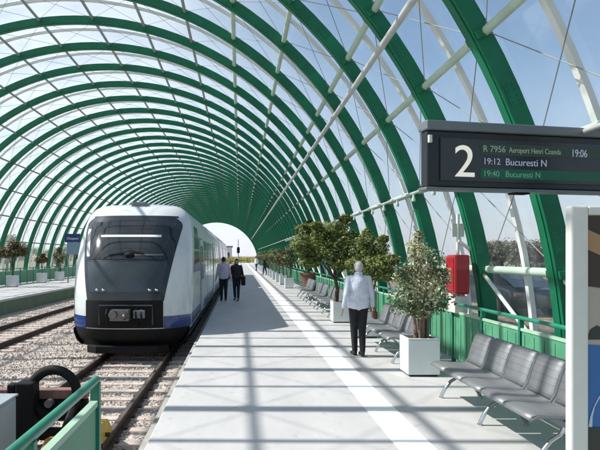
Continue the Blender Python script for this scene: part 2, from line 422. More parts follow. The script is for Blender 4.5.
# knuckle brackets where purlins meet near ribs
br0 = None
for y in ribY[4:9]:
    for a in PUR:
        th = math.radians(a); c = cp(th, 9.5, y)
        if br0 is None:
            bm = BM(); box(bm, -.05, .05, -.17, .17, -.05, .05); br0 = o = link('bracket', bm, M['rib'], canopy)
        else: o = br0.copy(); COL.objects.link(o); o.parent = canopy
        o.location = c; o.rotation_euler = (0, -th, 0)
sp0 = None
for y in ribY[4:10]:
    for a in (12, 23.5, 33, 42, 62, 81, 101, 121, 141, 160):
        th = math.radians(a)
        if sp0 is None:
            bm = BM(); box(bm, -.075, .075, -.006, 0, -.15, .15)
            for zz in (-.11, -.04, .04, .11):
                for xx in (-.04, .04): tube(bm, [(xx, -.006, zz), (xx, -.016, zz)], .011, 6)
            sp0 = o = link('splice_plate', bm, M['rib'], canopy)
        else: o = sp0.copy(); COL.objects.link(o); o.parent = canopy
        o.location = cp(th, 9.55, y-.121); o.rotation_euler = (0, -th, 0)
# cross-bracing rods
near, stuff = 0, BM()
order = sorted(range(len(ribY)-1), key=lambda i: abs(ribY[i]-6))
for i in order:
    y0 = ribY[i]
    for a, b in zip(PUR, PUR[1:]):
        ta, tb = math.radians(a), math.radians(b)
        for q in (0, 1):
            p0 = cp(ta, 9.60, y0+.1 if q else y0+S-.1); p1 = cp(tb, 9.60, y0+S-.1 if q else y0+.1)
            if y0 > 3 and near < 100:
                bm = BM(); tube(bm, [p0, p1], .007, 6); link('bracing_rod', bm, M['rod'], canopy); near += 1
            else: tube(stuff, [p0, p1], .006, 4, False)
tag(link('far_bracing_rods', stuff, M['rod'], canopy), kind='stuff')
# grey service pipe and small lamps under the lowest visible purlin
th = math.radians(34.0)
bm = BM(); tube(bm, [cp(th, 9.28, -5), cp(th, 9.28, 118)], .055, 12)
pipe = link('service_pipe', bm, M['pipe'], canopy, smooth=True)
bm = BM()
for y in ribY[2:40]:
    c = cp(th, 9.33, y); tube(bm, [c, cp(th, 9.42, y)], .02, 6)
link('pipe_hanger', bm, M['pipe'], pipe)
th = math.radians(19.0)
bm = BM(); tube(bm, [cp(th, 9.32, -4), cp(th, 9.32, 110)], .03, 10)
cond = link('lamp_conduit', bm, M['pipe'], canopy, smooth=True)
for k in range(30):
    y = 9.2 + 1.2*k; bm = BM()
    c = cp(th, 9.32, y)
    tube(bm, [c+Vector((0, 0, -.02)), c+Vector((0, 0, -.07)), c+Vector((0, 0, -.12)), c+Vector((0, 0, -.16))], [.02, .022, .04, .035], 10)
    link('lamp', bm, M['purlin'], cond, smooth=True)
# base beams carrying the rib feet
for s in (-1, 1):
    xx = CX + s*9.55
    bm = BM(); box(bm, xx-.2, xx+.2, YS, YE, -.15, .12)
    link('base_beam', bm, M['concrete'], canopy, bevel=.015)

# ------------------------------------------------------------------ fences
def make_fence(x, y0, y1, label, name='railing', npan=None, step=1.2):
    f = empty(name, (0, 0, 0)); tag(f, label, 'railing')
    n = int(round((y1-y0)/step)); lim = min(n, 100)
    bm = BM(); box(bm, x-.012, x+.012, .05, step-.05, .08, .84)
    for k in range(5):                                  # pressed ribs of the sheet
        yy = .12+k*(step-.24)/4; box(bm, x-.02, x-.012, yy-.012, yy+.012, .12, .80)
    p0 = link('panel', bm, M['fence'], f)
    bm = BM(); box(bm, x-.022, x+.022, .03, step-.03, .84, .875)
    t0 = link('panel_trim', bm, M['trim'], f)
    bm = BM(); box(bm, x-.03, x+.03, -.025, .025, 0, .985); box(bm, x-.07, x+.07, -.06, .06, 0, .012)
    q0 = link('post', bm, M['fence_dark'], f, bevel=.004)
    rest = BM(); used = 0
    for i in range(n):
        y = y0+i*step
        if i < lim-1 or n <= 100:
            for src in (p0, t0, q0):
                if used == 0: o = src
                else: o = src.copy(); COL.objects.link(o); o.parent = f
                o.location = (0, y, 0)
            used += 1
        else:
            box(rest, x-.012, x+.012, y+.05, y+step-.05, .08, .87); box(rest, x-.03, x+.03, y-.025, y+.025, 0, .985)
    if n > 100: tag(link('far_panels', rest, M['fence'], f), kind='stuff')
    else:
        rest.free(); o = q0.copy(); COL.objects.link(o); o.parent = f; o.location = (0, y0+n*step, 0)
    bm = BM(); tube(bm, [(x, y0-.02, 1.0), (x, y0+n*step+.02, 1.0)], .027, 12)
    link('handrail', bm, M['handrail'], f, smooth=True)
    return f
make_fence(3.62, -2.0, 133.6, 'long green panelled railing behind the steel benches and planters')
make_fence(-14.3, 18.0, 133.2, 'green panelled railing along the back of the far platform')
make_fence(-.93, -2.2, 3.8, 'short green railing at the near platform edge, bottom left', step=1.2)

# ------------------------------------------------------------------ train
TX, TY = -2.58, 13.35
HW = 1.41
half = [(0, -.32), (.9, -.32), (1.15, -.30), (1.30, -.18), (1.38, .0), (1.41, .25), (1.41, .7), (1.41, 1.2), (1.405, 1.6), (1.385, 2.0), (1.355, 2.35), (1.31, 2.65), (1.23, 2.87), (1.09, 3.02), (.85, 3.11), (.5, 3.17), (.25, 3.19), (0, 3.20)]
def catmull(pts, sub=3):
    out = []
    for i in range(len(pts)-1):
        p0, p1, p2, p3 = pts[max(i-1, 0)], pts[i], pts[i+1], pts[min(i+2, len(pts)-1)]
        for k in range(sub):
            t = k/sub
            out.append(tuple(.5*((2*p1[d]) + (-p0[d]+p2[d])*t + (2*p0[d]-5*p1[d]+4*p2[d]-p3[d])*t*t + (-p0[d]+3*p1[d]-3*p2[d]+p3[d])*t**3) for d in (0, 1)))
    out.append(pts[-1]); return out
hs = catmull(half, 3)
section = hs + [(-x, z) for x, z in hs[-2:0:-1]]      # counter-clockwise seen from the front
AZ = [(-.32, .42), (-.1, .14), (.15, .03), (.5, 0), (.9, .02), (1.3, .10), (1.7, .26), (2.1, .52), (2.5, .86), (2.8, 1.18), (3.0, 1.5), (3.1, 1.85), (3.20, 2.6)]
def fa(z):
    if z <= AZ[0][0]: return AZ[0][1]
    for i in range(len(AZ)-1):
        if z <= AZ[i+1][0]:
            p0 = AZ[max(i-1, 0)]; p1 = AZ[i]; p2 = AZ[i+1]; p3 = AZ[min(i+2, len(AZ)-1)]
            t = (z-p1[0])/(p2[0]-p1[0])
            return .5*((2*p1[1]) + (-p0[1]+p2[1])*t + (2*p0[1]-5*p1[1]+4*p2[1]-p3[1])*t*t + (-p0[1]+3*p1[1]-3*p2[1]+p3[1])*t**3)
    return AZ[-1][1]
def fb(x): return .80*(min(1.05, abs(x)/HW))**3.6 + .05*(abs(x)/HW)**1.5
def yf(x, z): return fa(z) + fb(x)
train = empty('train', (TX, TY, -.5)); train.location = (0, 0, 0)
tag(train, 'white and blue diesel passenger train with dark front at the near platform', 'train')
def P(x, z, off=0):       # point on the cab surface, pushed out along its normal
    e = .01
    dx = (yf(x+e, z)-yf(x-e, z))/(2*e); dz = (yf(x, z+e)-yf(x, z-e))/(2*e)
    n = Vector((dx, -1, dz)).normalized()
    return Vector((TX+x, TY+yf(x, z), z)) + n*off
def car(y0, y1, front):
    bm = BM(); N = len(section); cz = 1.3
    rings = []
    if front:
        for r in [0.001]+[i/26 for i in range(1, 27)]:
            ring = []
            for (x, z) in section:
                xx, zz = x*r, cz+(z-cz)*r
                ring.append(bm.verts.new((TX+xx, TY+yf(xx, zz), zz)))
            rings.append(ring)
        ylast = y0+3.2
        for t in (.15, .4, .7, 1.0):
            rings.append([bm.verts.new((TX+x, (TY+yf(x, z))*(1-t)+ylast*t, z)) for x, z in section])
    else:
        rings.append([bm.verts.new((TX+x*.9, y0, z)) for x, z in section]); rings.append([bm.verts.new((TX+x, y0+.12, z)) for x, z in section])
    rings.append([bm.verts.new((TX+x, y1-.12, z)) for x, z in section]); rings.append([bm.verts.new((TX+x*.9, y1, z)) for x, z in section])
    for a, b in zip(rings, rings[1:]):
        for k in range(N): bm.faces.new((a[k], a[(k+1) % N], b[(k+1) % N], b[k]))
    bm.faces.new(rings[0]); bm.faces.new(rings[-1][::-1])
    return bm
link('body', car(TY, 33.6, True), M['train_white'], train, smooth=True)
link('body', car(34.3, 56.5, False), M['train_white'], train, smooth=True)
bm = BM()
for k in range(8):
    y = 33.5+k*.12; r = .86 if k % 2 else .93
    pts = [(TX+x*r, z*.97) for x, z in section]
    vs = [bm.verts.new((p[0], y, p[1])) for p in pts]
    if k: 
        for i in range(len(vs)): bm.faces.new((pv[i], pv[(i+1) % len(vs)], vs[(i+1) % len(vs)], vs[i]))
    pv = vs
link('gangway_bellows', bm, M['black'], train)
def patch(name, m, z0, z1, xl, xr, nz=16, nx=20, off=.012, parent=None, smooth=True, th=.03):
    bm = BM(); g = []; b = []
    for j in range(nz+1):
        z = z0+(z1-z0)*j/nz; l, r = xl(z), xr(z)
        g.append([bm.verts.new(P(l+(r-l)*i/nx, z, off)) for i in range(nx+1)])
        b.append([bm.verts.new(P(l+(r-l)*i/nx, z, off-th)) for i in range(nx+1)])
    for j in range(nz):
        for i in range(nx): bm.faces.new((g[j][i], g[j][i+1], g[j+1][i+1], g[j+1][i]))
    for i in range(nx):
        bm.faces.new((b[0][i], b[0][i+1], g[0][i+1], g[0][i])); bm.faces.new((g[nz][i], g[nz][i+1], b[nz][i+1], b[nz][i]))
    for j in range(nz):
        bm.faces.new((b[j][0], g[j][0], g[j+1][0], b[j+1][0])); bm.faces.new((g[j][nx], b[j][nx], b[j+1][nx], g[j+1][nx]))
    return link(name, bm, m, parent or train, smooth=smooth)
def mxl(z): return min(mx(z), 1.08)+.09
def mx(z):    # half width of the dark mask at height z
    t = max(0, min(1, (z-.80)/(2.66-.80)))
    w = .79 + .34*t
    if z > 2.5: w -= .14*((z-2.5)/.2)**2
    return w
mask = patch('front_mask', M['train_mask'], .78, 2.74, lambda z: -mxl(z)-.05, lambda z: mx(z)+.05, 40, 30, .010)
ws = patch('windscreen', M['glass_dark'], 1.72, 2.62, lambda z: -mxl(z)+.01, lambda z: mx(z)-.01, 24, 30, .020)
patch('destination_display', M['white_text'], 2.235, 2.285, lambda z: -.72, lambda z: .70, 2, 24, .030, ws)
patch('dashboard_strip', M['steel'], 1.80, 1.83, lambda z: -.10, lambda z: .78, 2, 20, .028, ws)
patch('left_blind', M['frame_white'], 1.78, 2.45, lambda z: -mxl(z)+.04, lambda z: -mxl(z)+.13, 10, 4, .026, ws)
patch('lower_panel', M['train_grey'], .98, 1.66, lambda z: -mxl(z)+.06, lambda z: mx(z)-.06, 14, 26, .022)
# wiper
bm = BM(); tube(bm, [P(-.05, 1.76, .05), P(.02, 1.9, .06), P(.35, 1.84, .05)], .014, 6); tube(bm, [P(.02, 1.88, .055), P(-.45, 1.80, .045)], .012, 6)
ellipsoid(bm, P(.02, 1.80, .04), (.12, .05, .07)); link('wiper', bm, M['black'], train, smooth=True)
# lamps in the lower panel
for s in (-1, 1):
    bm = BM()
    for q in (0, 1):
        c = P(s*(.52+q*.15), 1.02, .03); ellipsoid(bm, c, (.038, .015, .030))
    hl = link('headlight', bm, M['chrome'], train, smooth=True)
patch('dark_brow', M['train_mask'], 2.745, 2.79, lambda z: -1.06, lambda z: 1.04, 3, 26, .008)
bm = BM(); box(bm, TX-.20, TX+.20, TY+1.7, TY+2.4, 2.98, 3.19); link('roof_horn_box', bm, M['sign_grey'], train, bevel=.04)
# coupler bay: recess shade put in as a flat black patch below the mask
bay = patch('coupler_bay_shade', M['black'], .16, 0.79, lambda z: -.96, lambda z: .82, 8, 20, .012)
bm = BM()
tube(bm, [(TX-.6, TY-.03, .25), (TX-.6, TY-.03, .68), (TX+.6, TY-.03, .68), (TX+.6, TY-.03, .25)], .02, 8)
link('bay_frame', bm, M['train_grey'], bay)
bm = BM()
box(bm, TX-.30, TX+.12, TY-.32, TY+.05, .36, .60)
tube(bm, [(TX-.22, TY-.42, .50), (TX-.22, TY-.30, .50)], [.09, .09], 16)
tube(bm, [(TX+.04, TY-.46, .47), (TX+.04, TY-.30, .47)], [.03, .10], 14)
cpl = link('coupler', bm, M['steel'], train, bevel=.01)
for x in (-.42, .24, .36):
    bm = BM(); tube(bm, [(TX+x, TY-.02, .62), (TX+x, TY-.16, .50), (TX+x+.03, TY-.14, .30), (TX+x+.05, TY-.02, .22)], .018, 8); link('air_hose', bm, M['black'], cpl, smooth=True)
bm = BM(); box(bm, TX+.18, TX+.44, TY-.12, TY-.01, .40, .58); link('jumper_box', bm, M['sign_grey'], cpl, bevel=.01)
# blue band: cab corners then the sides
for s in (-1, 1):
    if s > 0: patch('blue_band', M['train_blue'], .14, .42, lambda z: .83, lambda z: 1.395, 8, 14, .008)
    else: patch('blue_band', M['train_blue'], .14, .42, lambda z: -1.395, lambda z: -.97, 8, 14, .008)
# black apron under the front
patch('apron', M['underframe'], -.32, .135, lambda z: -1.25-.12*min(1, (z+.32)/.3), lambda z: 1.25+.12*min(1, (z+.32)/.3), 8, 30, .008)
bm = BM(); prism_z(bm, [(TX-.95, TY+.25), (TX-.7, TY+.06), (TX+.7, TY+.06), (TX+.95, TY+.25), (TX+.9, TY+.4), (TX-.9, TY+.4)], -.42, -.25); link('snow_plough', bm, M['black'], train, bevel=.02)
def sx(z):
    for (xa, za), (xb, zb) in zip(half, half[1:]):
        if za <= z <= zb and zb > za: return xa+(xb-xa)*(z-za)/(zb-za)
    return HW
def side_patch(name, m, poly, s, off=.01, parent=None, nz=8):
    """quad in (y,z): (y at bottom-front, bottom-back, top-front, top-back), z0, z1"""
    yb0, yb1, yt0, yt1, z0, z1 = poly
    bm = BM(); rows = []
    for j in range(nz+1):
        t = j/nz; z = z0+(z1-z0)*t; x = (sx(z)+off)
        ya = yb0+(yt0-yb0)*t; yb = yb1+(yt1-yb1)*t
        rows.append([bm.verts.new((TX+s*(x-.03), ya, z)), bm.verts.new((TX+s*x, ya, z)), bm.verts.new((TX+s*x, yb, z)), bm.verts.new((TX+s*(x-.03), yb, z))])
    for a, b in zip(rows, rows[1:]):
        for k in range(3): bm.faces.new((a[k], a[k+1], b[k+1], b[k]))
    return link(name, bm, m, parent or train)
for s in (-1, 1):
    side_patch('blue_stripe', M['train_blue'], (TY+.88, 33.4, TY+.88, 33.4, .10, .42), s, .006)
    side_patch('blue_stripe', M['train_blue'], (34.5, 56.3, 34.5, 56.3, .10, .42), s, .006)
    side_patch('skirt', M['underframe'], (TY+.62, 33.4, TY+.75, 33.4, -.29, .095), s, .007)
    side_patch('skirt', M['underframe'], (34.5, 56.3, 34.5, 56.3, -.29, .095), s, .007)
    side_patch('cab_window', M['glass_dark'], (14.95, 17.2, 15.95, 17.2, 1.38, 2.60), s, .008)
    for (a, b) in ((19.6, 21.2), (21.6, 23.2), (23.6, 25.2), (28.3, 29.9), (30.3, 31.9), (36, 37.6), (38, 39.6), (42.6, 44.2), (44.6, 46.2), (46.6, 48.2), (50.5, 52.1), (52.5, 54.1)):
        side_patch('window', M['glass_dark'], (a, b, a, b, 1.25, 2.30), s, .008)
    for (a, b) in ((17.6, 18.9), (26.0, 27.4), (40.2, 41.6), (48.7, 50.0)):
        d = side_patch('door', M['train_grey'], (a, b, a, b, .1, 2.35), s, .012)
        side_patch('door_leaf', M['train_white'], (a+.05, (a+b)/2-.02, a+.05, (a+b)/2-.02, .15, 2.3), s, .018, d)
        side_patch('door_leaf', M['train_white'], ((a+b)/2+.02, b-.05, (a+b)/2+.02, b-.05, .15, 2.3), s, .018, d)
        side_patch('door_window', M['glass_dark'], (a+.15, (a+b)/2-.12, a+.15, (a+b)/2-.12, 1.1, 2.1), s, .024, d)
        side_patch('door_window', M['glass_dark'], ((a+b)/2+.12, b-.15, (a+b)/2+.12, b-.15, 1.1, 2.1), s, .024, d)
for y0, y1 in ((16.5, 21), (23, 30), (38, 44), (46, 52)):
    bm = BM(); box(bm, TX-1.2, TX+1.2, y0, y1, -.46, -.30); link('underfloor_equipment', bm, M['underframe'], train, bevel=.03)
for s in (-1, 1):
    for y in (17.45, 21.4, 25.6, 28.0, 32.2, 35.4, 41.9, 48.4, 54.6):
        side_patch('panel_seam', M['train_grey'], (y, y+.018, y, y+.018, .44, 2.8), s, .004)
for y in (14.9, 17.1, 30.9, 33.0, 36, 38.2, 52, 54.2):
    for s in (-1, 1):
        bm = BM(); bmesh.ops.create_cone(bm, cap_ends=True, segments=28, radius1=.40, radius2=.40, depth=.13, matrix=Matrix.Translation((TX+s*.79, y, -.12)) @ Matrix.Rotation(PI/2, 4, 'Y'))
        link('wheel', bm, M['underframe'], train)
for y0 in (18.5, 25, 31, 37, 44, 51):
    bm = BM(); box(bm, TX-.75, TX+.75, y0, y0+2.4, 3.15, 3.34); link('roof_unit', bm, M['sign_grey'], train, bevel=.05)

# ------------------------------------------------------------------ buffer stop, cabinet, wheel stops
bs = empty('buffer_stop', (TX, 7.4, -.5)); bs.location = (0, 0, 0)
tag(bs, 'black rail buffer stop with a round rubber ring and rusty beam at the track end', 'buffer stop')
Yb = 7.45
bm = BM(); box(bm, -3.95, -1.95, Yb+.05, Yb+.20, -.02, .10); link('beam', bm, M['rust_beam'], bs, bevel=.01)
bm = BM(); box(bm, -2.90, -2.80, Yb-.12, Yb+.04, -.55, .20); link('side_post', bm, M['black'], bs, bevel=.015)
bm = BM(); box(bm, -3.95, -1.95, Yb+.06, Yb+.17, -.30, -.03); link('lower_beam', bm, M['underframe'], bs, bevel=.01)
bm = BM(); box(bm, -2.76, -2.54, Yb-.22, Yb+.04, -.55, .24); link('centre_post', bm, M['black'], bs, bevel=.02)
bm = BM(); 
pts = [(-2.34+.29*math.cos(a), Yb-.04, .08+.29*math.sin(a)) for a in [PI*2*i/40 for i in range(41)]]
tube(bm, pts, .062, 12, False); bmesh.ops.remove_doubles(bm, verts=bm.verts[:], dist=.0005)
link('rubber_ring', bm, M['black'], bs, smooth=True)
for x in (-3.20, -2.08):
    bm = BM(); tube(bm, [(x, Yb+.15, .02), (x, Yb-1.0, -.50)], .045, 8); box(bm, x-.06, x+.06, Yb-.0, Yb+.12, -.5, -.05)
    link('strut', bm, M['underframe'], bs)
bm = BM(); box(bm, -2.5, -2.0, Yb-.12, Yb+.02, -.5, -.36); link('base_block', bm, M['black'], bs, bevel=.02)
bm = BM(); tube(bm, [(-2.36, Yb-.10, -.02), (-2.36, Yb-.2, -.02)], .05, 12); link('bolt', bm, M['steel'], bs)
def shoe(x, y, m, label):
    o = empty('rail_clamp', (x, y, -.5)); tag(o, label, 'rail clamp')
    bm = BM(); prism_x(bm, [(-.42, -.06), (.5, -.06), (.5, .02), (.30, .16), (-.05, .20), (-.42, .08)], -.055, .055); link('wedge', bm, m, o, bevel=.015)
    bm = BM(); tube(bm, [(-.10, .12, .05), (.10, .12, .05)], .022, 8); link('bolt', bm, M['rail_rust'], o)
    bm = BM(); tube(bm, [(-.10, -.22, .03), (.10, -.22, .03)], .022, 8); link('bolt', bm, M['rail_rust'], o)
    return o
shoe(-1.755, 7.25, M['yellow'], 'yellow clamp on the rail nearest the platform edge').scale = (1.3, 1.1, 1.3)
shoe(-2.22, 7.0, M['orange'], 'orange-brown clamp low beside the black buffer stop, behind the green handrail').scale = (1.6, .5, .7)
cb = empty('equipment_cabinet', (-2.9, 6.2, GZ)); tag(cb, 'grey metal cabinet beside the track end at the left edge', 'cabinet')
bm = BM(); box(bm, -.55, .46, -.25, .25, 0, .93); link('housing', bm, M['cabinet_grey'], cb, bevel=.03)
bm = BM(); box(bm, -.50, .41, -.27, -.25, .08, .86); link('door', bm, M['cabinet_grey'], cb, bevel=.01)
bm = BM(); box(bm, -.56, .475, -.27, .27, .93, .955); link('lid', bm, M['cabinet_grey'], cb, bevel=.01)

# ------------------------------------------------------------------ display sign
sg = empty('departure_display', (1.755, 5.5, 0), math.radians(12)); tag(sg, 'black electronic departure board for platform 2 hanging above the benches', 'display board')
W = 2.55
bm = BM(); box(bm, 0, W, .02, .14, 2.45, 2.98); link('case', bm, M['sign_case'], sg, bevel=.012)
bm = BM(); box(bm, -.02, W+.02, -.015, .155, 2.98, 3.07); link('top_cover', bm, M['sign_grey'], sg, bevel=.012)
bm = BM(); box(bm, -.02, W+.02, 0, .15, 2.42, 2.448); link('edge_trim', bm, M['sign_grey'], sg, bevel=.006)
bm = BM(); box(bm, .13, W-.12, .006, .02, 2.51, 2.91); scr = link('screen', bm, mat('screen_grey', (.022, .030, .036), .25, var=.15, scale=2), sg)
def glow(name, c, e):
    m, nt, p = new_mat(name); p.inputs['Base Color'].default_value = (*c, 1); p.inputs['Emission Color'].default_value = (*c, 1); p.inputs['Emission Strength'].default_value = e; return m
g1 = glow('lit_pale_text', (.20, .25, .22), .25); g2 = glow('lit_lilac_text', (.27, .29, .40), .35); g3 = glow('lit_green_text', (.09, .27, .19), .25); g4 = glow('lit_numeral', (.62, .61, .52), .45)
bm = BM(); box(bm, .545, W-.16, .002, .006, 2.54, 2.635); link('green_row', bm, glow('green_row_backlight', (.006, .075, .045), .15), scr)
bm = BM(); box(bm, .545, W-.16, .002, .006, 2.765, 2.875); link('upper_row', bm, glow('upper_row_backlight', (.022, .042, .030), .15), scr)
text_obj('numeral', '2', .43, g4, scr, (.26, .0, 2.55), extrude=.004, sx=1.1)
text_obj('text_row', 'R 7956', .085, g1, scr, (.57, -.002, 2.795), sx=1.0)
text_obj('text_row', 'Aeroport Henri Coanda', .075, g1, scr, (.85, -.002, 2.795), sx=.78)
text_obj('text_time', '19:06', .105, g2, scr, (1.545, -.002, 2.78), sx=.8)
text_obj('text_row', '19:12', .085, g2, scr, (.57, -.002, 2.675), sx=1.0)
text_obj('text_row', 'Bucuresti N', .095, g2, scr, (.81, -.002, 2.672), sx=1.0)
text_obj('text_row', '19:40', .08, g3, scr, (.57, -.002, 2.56), sx=1.0)
text_obj('text_row', 'Bucuresti N', .08, g3, scr, (.81, -.002, 2.56), sx=1.0)
bm = BM(); box(bm, .005, .035, -.012, .018, 2.86, 2.93); link('light_sensor', bm, M['frame_white'], sg)
bm = BM(); box(bm, .95, 1.12, .05, .15, 2.405, 2.419); link('small_plate', bm, M['black'], sg)
bm = BM(); tube(bm, [(W-.15, .12, 0), (W-.15, .12, 4.6)], .06, 14); box(bm, W-.32, W+.02, -.02, .26, 0, .02); link('mast', bm, M['sign_grey'], sg, smooth=True)

# ------------------------------------------------------------------ information board, right foreground
ib = empty('information_board', (1.965, 3.5, 0)); tag(ib, 'white framed poster board at the right edge beside the bench', 'information board')
bm = BM(); box(bm, 0, .105, 0, .07, 0, 2.10); link('post', bm, M['frame_white'], ib, bevel=.012)
bm = BM(); box(bm, 1.10, 1.205, 0, .07, 0, 2.10); link('post', bm, M['frame_white'], ib, bevel=.012)
bm = BM(); box(bm, .107, 1.098, .004, .066, 2.045, 2.096); link('top_rail', bm, M['frame_white'], ib, bevel=.008)
bm = BM(); box(bm, .107, 1.098, .004, .066, .42, .48); link('bottom_rail', bm, M['frame_white'], ib, bevel=.008)
bm = BM(); box(bm, .107, 1.098, .03, .05, .48, 2.045); post = link('poster', bm, mat('poster_beige', (.40, .35, .30), .5, var=.1, scale=3), ib)
def flat(name, pts, m, y): 
    bm = BM(); a = [bm.verts.new((p[0], y, p[1])) for p in pts]; b = [bm.verts.new((p[0], y+.003, p[1])) for p in pts]; n = len(pts)
    bm.faces.new(a); bm.faces.new(b[::-1])
    for i in range(n): bm.faces.new((a[i], b[i], b[(i+1) % n], a[(i+1) % n]))
    return link(name, bm, m, post)
pm = {k: mat('poster_'+k, c, .5) for k, c in dict(brown=(.045, .028, .022), tan=(.33, .20, .11), blue=(.035, .12, .34), pale=(.45, .52, .60), dark=(.03, .035, .03)).items()}
flat('poster_dark_ceiling', [(.108, 1.62), (1.09, 1.50), (1.09, 2.04), (.108, 2.04)], pm['brown'], .026)
flat('poster_tan_beam', [(.108, 1.84), (.5, 1.66), (.5, 1.78), (.108, 1.96)], pm['tan'], .022)
flat('poster_tan_beam', [(.5, 1.60), (1.09, 1.9), (1.09, 2.0), (.5, 1.72)], pm['tan'], .022)
flat('poster_mound', [(.108, 1.30), (.13, 1.36), (.17, 1.385), (.22, 1.36), (.26, 1.30)], pm['dark'], .026)
flat('poster_blue_floor', [(.108, .62), (1.09, .62), (1.09, 1.22), (.108, 1.27)], pm['blue'], .026)
for k in range(7):
    c0 = .10*k
    up = [(.112+c0+.30*(t/8)**2.2, .72+.48*t/8) for t in range(9)]
    flat('poster_streak', [(a_, b_) for a_, b_ in up] + [(a_+.016+.01*math.sin(q), b_) for q, (a_, b_) in enumerate(reversed(up))], pm['pale'], .021)
flat('poster_dark_foot', [(.108, .5), (1.09, .5), (1.09, .70), (.108, .78)], pm['dark'], .018)

# ------------------------------------------------------------------ benches
def make_bench(nseat=5, pitch=.53):
    b = empty('bench')
    L = nseat*pitch
    def sheet(prof, y0, y1, th=.012):
        bm = BM(); rows = []
        for (x, z) in prof: rows.append([bm.verts.new((x, y0+(y1-y0)*t, z)) for t in (0, .33, .66, 1)])
        for a, c in zip(rows, rows[1:]):
            for k in range(3): bm.faces.new((a[k], a[k+1], c[k+1], c[k]))
        return bm
    for i in range(nseat):
        y0 = i*pitch+.03; y1 = (i+1)*pitch-.03
        bm = sheet([(-.27, .405), (-.25, .435), (-.20, .445), (-.05, .432), (.10, .425), (.17, .43), (.185, .445)], y0, y1)
        o = link('seat', bm, M['seat'], b, smooth='keep'); md = o.modifiers.new('t', 'SOLIDIFY'); md.thickness = .014
        bm = sheet([(.20, .45), (.215, .50), (.245, .60), (.275, .69), (.305, .765), (.325, .80), (.345, .81)], y0, y1)
        o = link('backrest', bm, M['seat'], b, smooth='keep'); md = o.modifiers.new('t', 'SOLIDIFY'); md.thickness = .014
        # dark edge band on the flank of each back
        for yy in (y0-.004, y1+.004):
            bm = BM(); tube(bm, [(-.27, yy, .41), (-.2, yy, .44), (0, yy, .425), (.17, yy, .43), (.22, yy, .50), (.255, yy, .61), (.295, yy, .73), (.335, yy, .81)], .014, 6)
            link('edge_tube', bm, M['sign_grey'], b, smooth=True)
    bm = BM(); box(bm, .02, .10, -.05, L+.05, .345, .405); link('beam', bm, M['sign_grey'], b, bevel=.008)
    nl = 3 if nseat >= 4 else 2
    for i in range(nl):
        y = .12 + (L-.24)*i/(nl-1); bm = BM()
        arc = [(-.17, 0.012), (-.165, .03), (-.12, .12), (-.05, .21), (.03, .26), (.07, .33), (.075, .36)]
        tube(bm, [(x, y, z) for x, z in arc], .022, 10)
        tube(bm, [(x, y, z) for x, z in [(.33, .012), (.325, .03), (.27, .12), (.19, .21), (.11, .26), (.075, .33), (.07, .36)]], .022, 10)
        for x in (-.17, .33): tube(bm, [(x, y, 0), (x, y, .014)], .03, 12)
        link('leg', bm, M['chrome'], b, smooth=True)
    for i in (0, nseat):
        y = i*pitch; bm = BM()
        tube(bm, [(.20, y, .46), (.16, y, .60), (.10, y, .645), (-.06, y, .655), (-.15, y, .63), (-.18, y, .55), (-.18, y, .44)], .014, 8)
        link('armrest', bm, M['chrome'], b, smooth=True) if False else bm.free()
    return b
bench = make_bench()
bl = [(4.95, 'nearest perforated steel bench beside the white framed board'),
      (9.75, 'second steel bench, between the variegated shrub planter and the next white planter'),
      (17.0, 'third steel bench row beyond the leafy yellow-green tree'),
      (20.2, 'fourth steel bench, in front of the terracotta pot'),
      (23.6, 'fifth and farthest steel bench before the terracotta pot')]
for i, (y, lb) in enumerate(bl):
    o = bench if i == 0 else copy_tree(bench)
    o.location = (2.72, y, 0); tag(o, lb, 'bench', 'perforated steel benches along the green railing')

# ------------------------------------------------------------------ planters and trees
def make_planter():
    p = empty('planter')
    bm = BM()
    w = .24; prof = [(-w, -w), (w, -w), (w, w), (-w, w)]
    box(bm, -w, w, -w, w, .03, .55)
    link('box', bm, M['planter'], p, bevel=.012)
    bm = BM(); box(bm, -w+.03, w-.03, -w+.03, w-.03, 0, .03); link('plinth', bm, M['sign_case'], p)
    bm = BM(); box(bm, -w+.035, w-.035, -w+.035, w-.035, .55, .556); link('soil', bm, M['soil'], p)
    bm = BM()
    for (a, b_, c, d) in ((-w, w, -w, -w+.03), (-w, w, w-.03, w), (-w, -w+.03, -w+.03, w-.03), (w-.03, w, -w+.03, w-.03)): box(bm, a, b_, c, d, .551, .572)
    link('rim', bm, M['planter'], p, bevel=.005)
    return p
def crown_mesh(rng, blobs, nleaf, size, weights=(4, 4, 3, 3)):
    """leaf-sized bent faces clumped through several irregular lobes"""
    bm = BM()
    for k in range(nleaf):
        c, r = blobs[min(int(rng.random()*len(blobs)), len(blobs)-1)]
        # clump centres make light and dark groups
        d = Vector((rng.gauss(0, 1), rng.gauss(0, 1), rng.gauss(0, 1))).normalized()
        rad = rng.random()**.45 * rng.uniform(.75, 1.08)
        p = Vector((c[0]+d.x*r[0]*rad, c[1]+d.y*r[1]*rad, c[2]+d.z*r[2]*rad))
        n = (d + Vector((rng.uniform(-1, 1), rng.uniform(-1, 1), rng.uniform(-.3, 1)))).normalized()
        t = n.orthogonal().normalized(); t = Matrix.Rotation(rng.random()*6.28, 3, n) @ t; b = n.cross(t)
        s = size*rng.uniform(.6, 1.25); w = s*rng.uniform(.35, .5)
        a = [bm.verts.new(p - t*s), bm.verts.new(p + b*w - n*w*.15), bm.verts.new(p + t*s - n*s*.25), bm.verts.new(p - b*w - n*w*.15)]
        f = bm.faces.new(a)
        cl = math.sin(p.x*9+1)+math.sin(p.y*8+2)+math.sin(p.z*10)     # colour drifts in clumps
        q = cl*.8 + rng.gauss(0, 1.0)
        f.material_index = 0 if q > .9 else 1 if q > 0 else 2 if q > -.8 else 3
    return bm
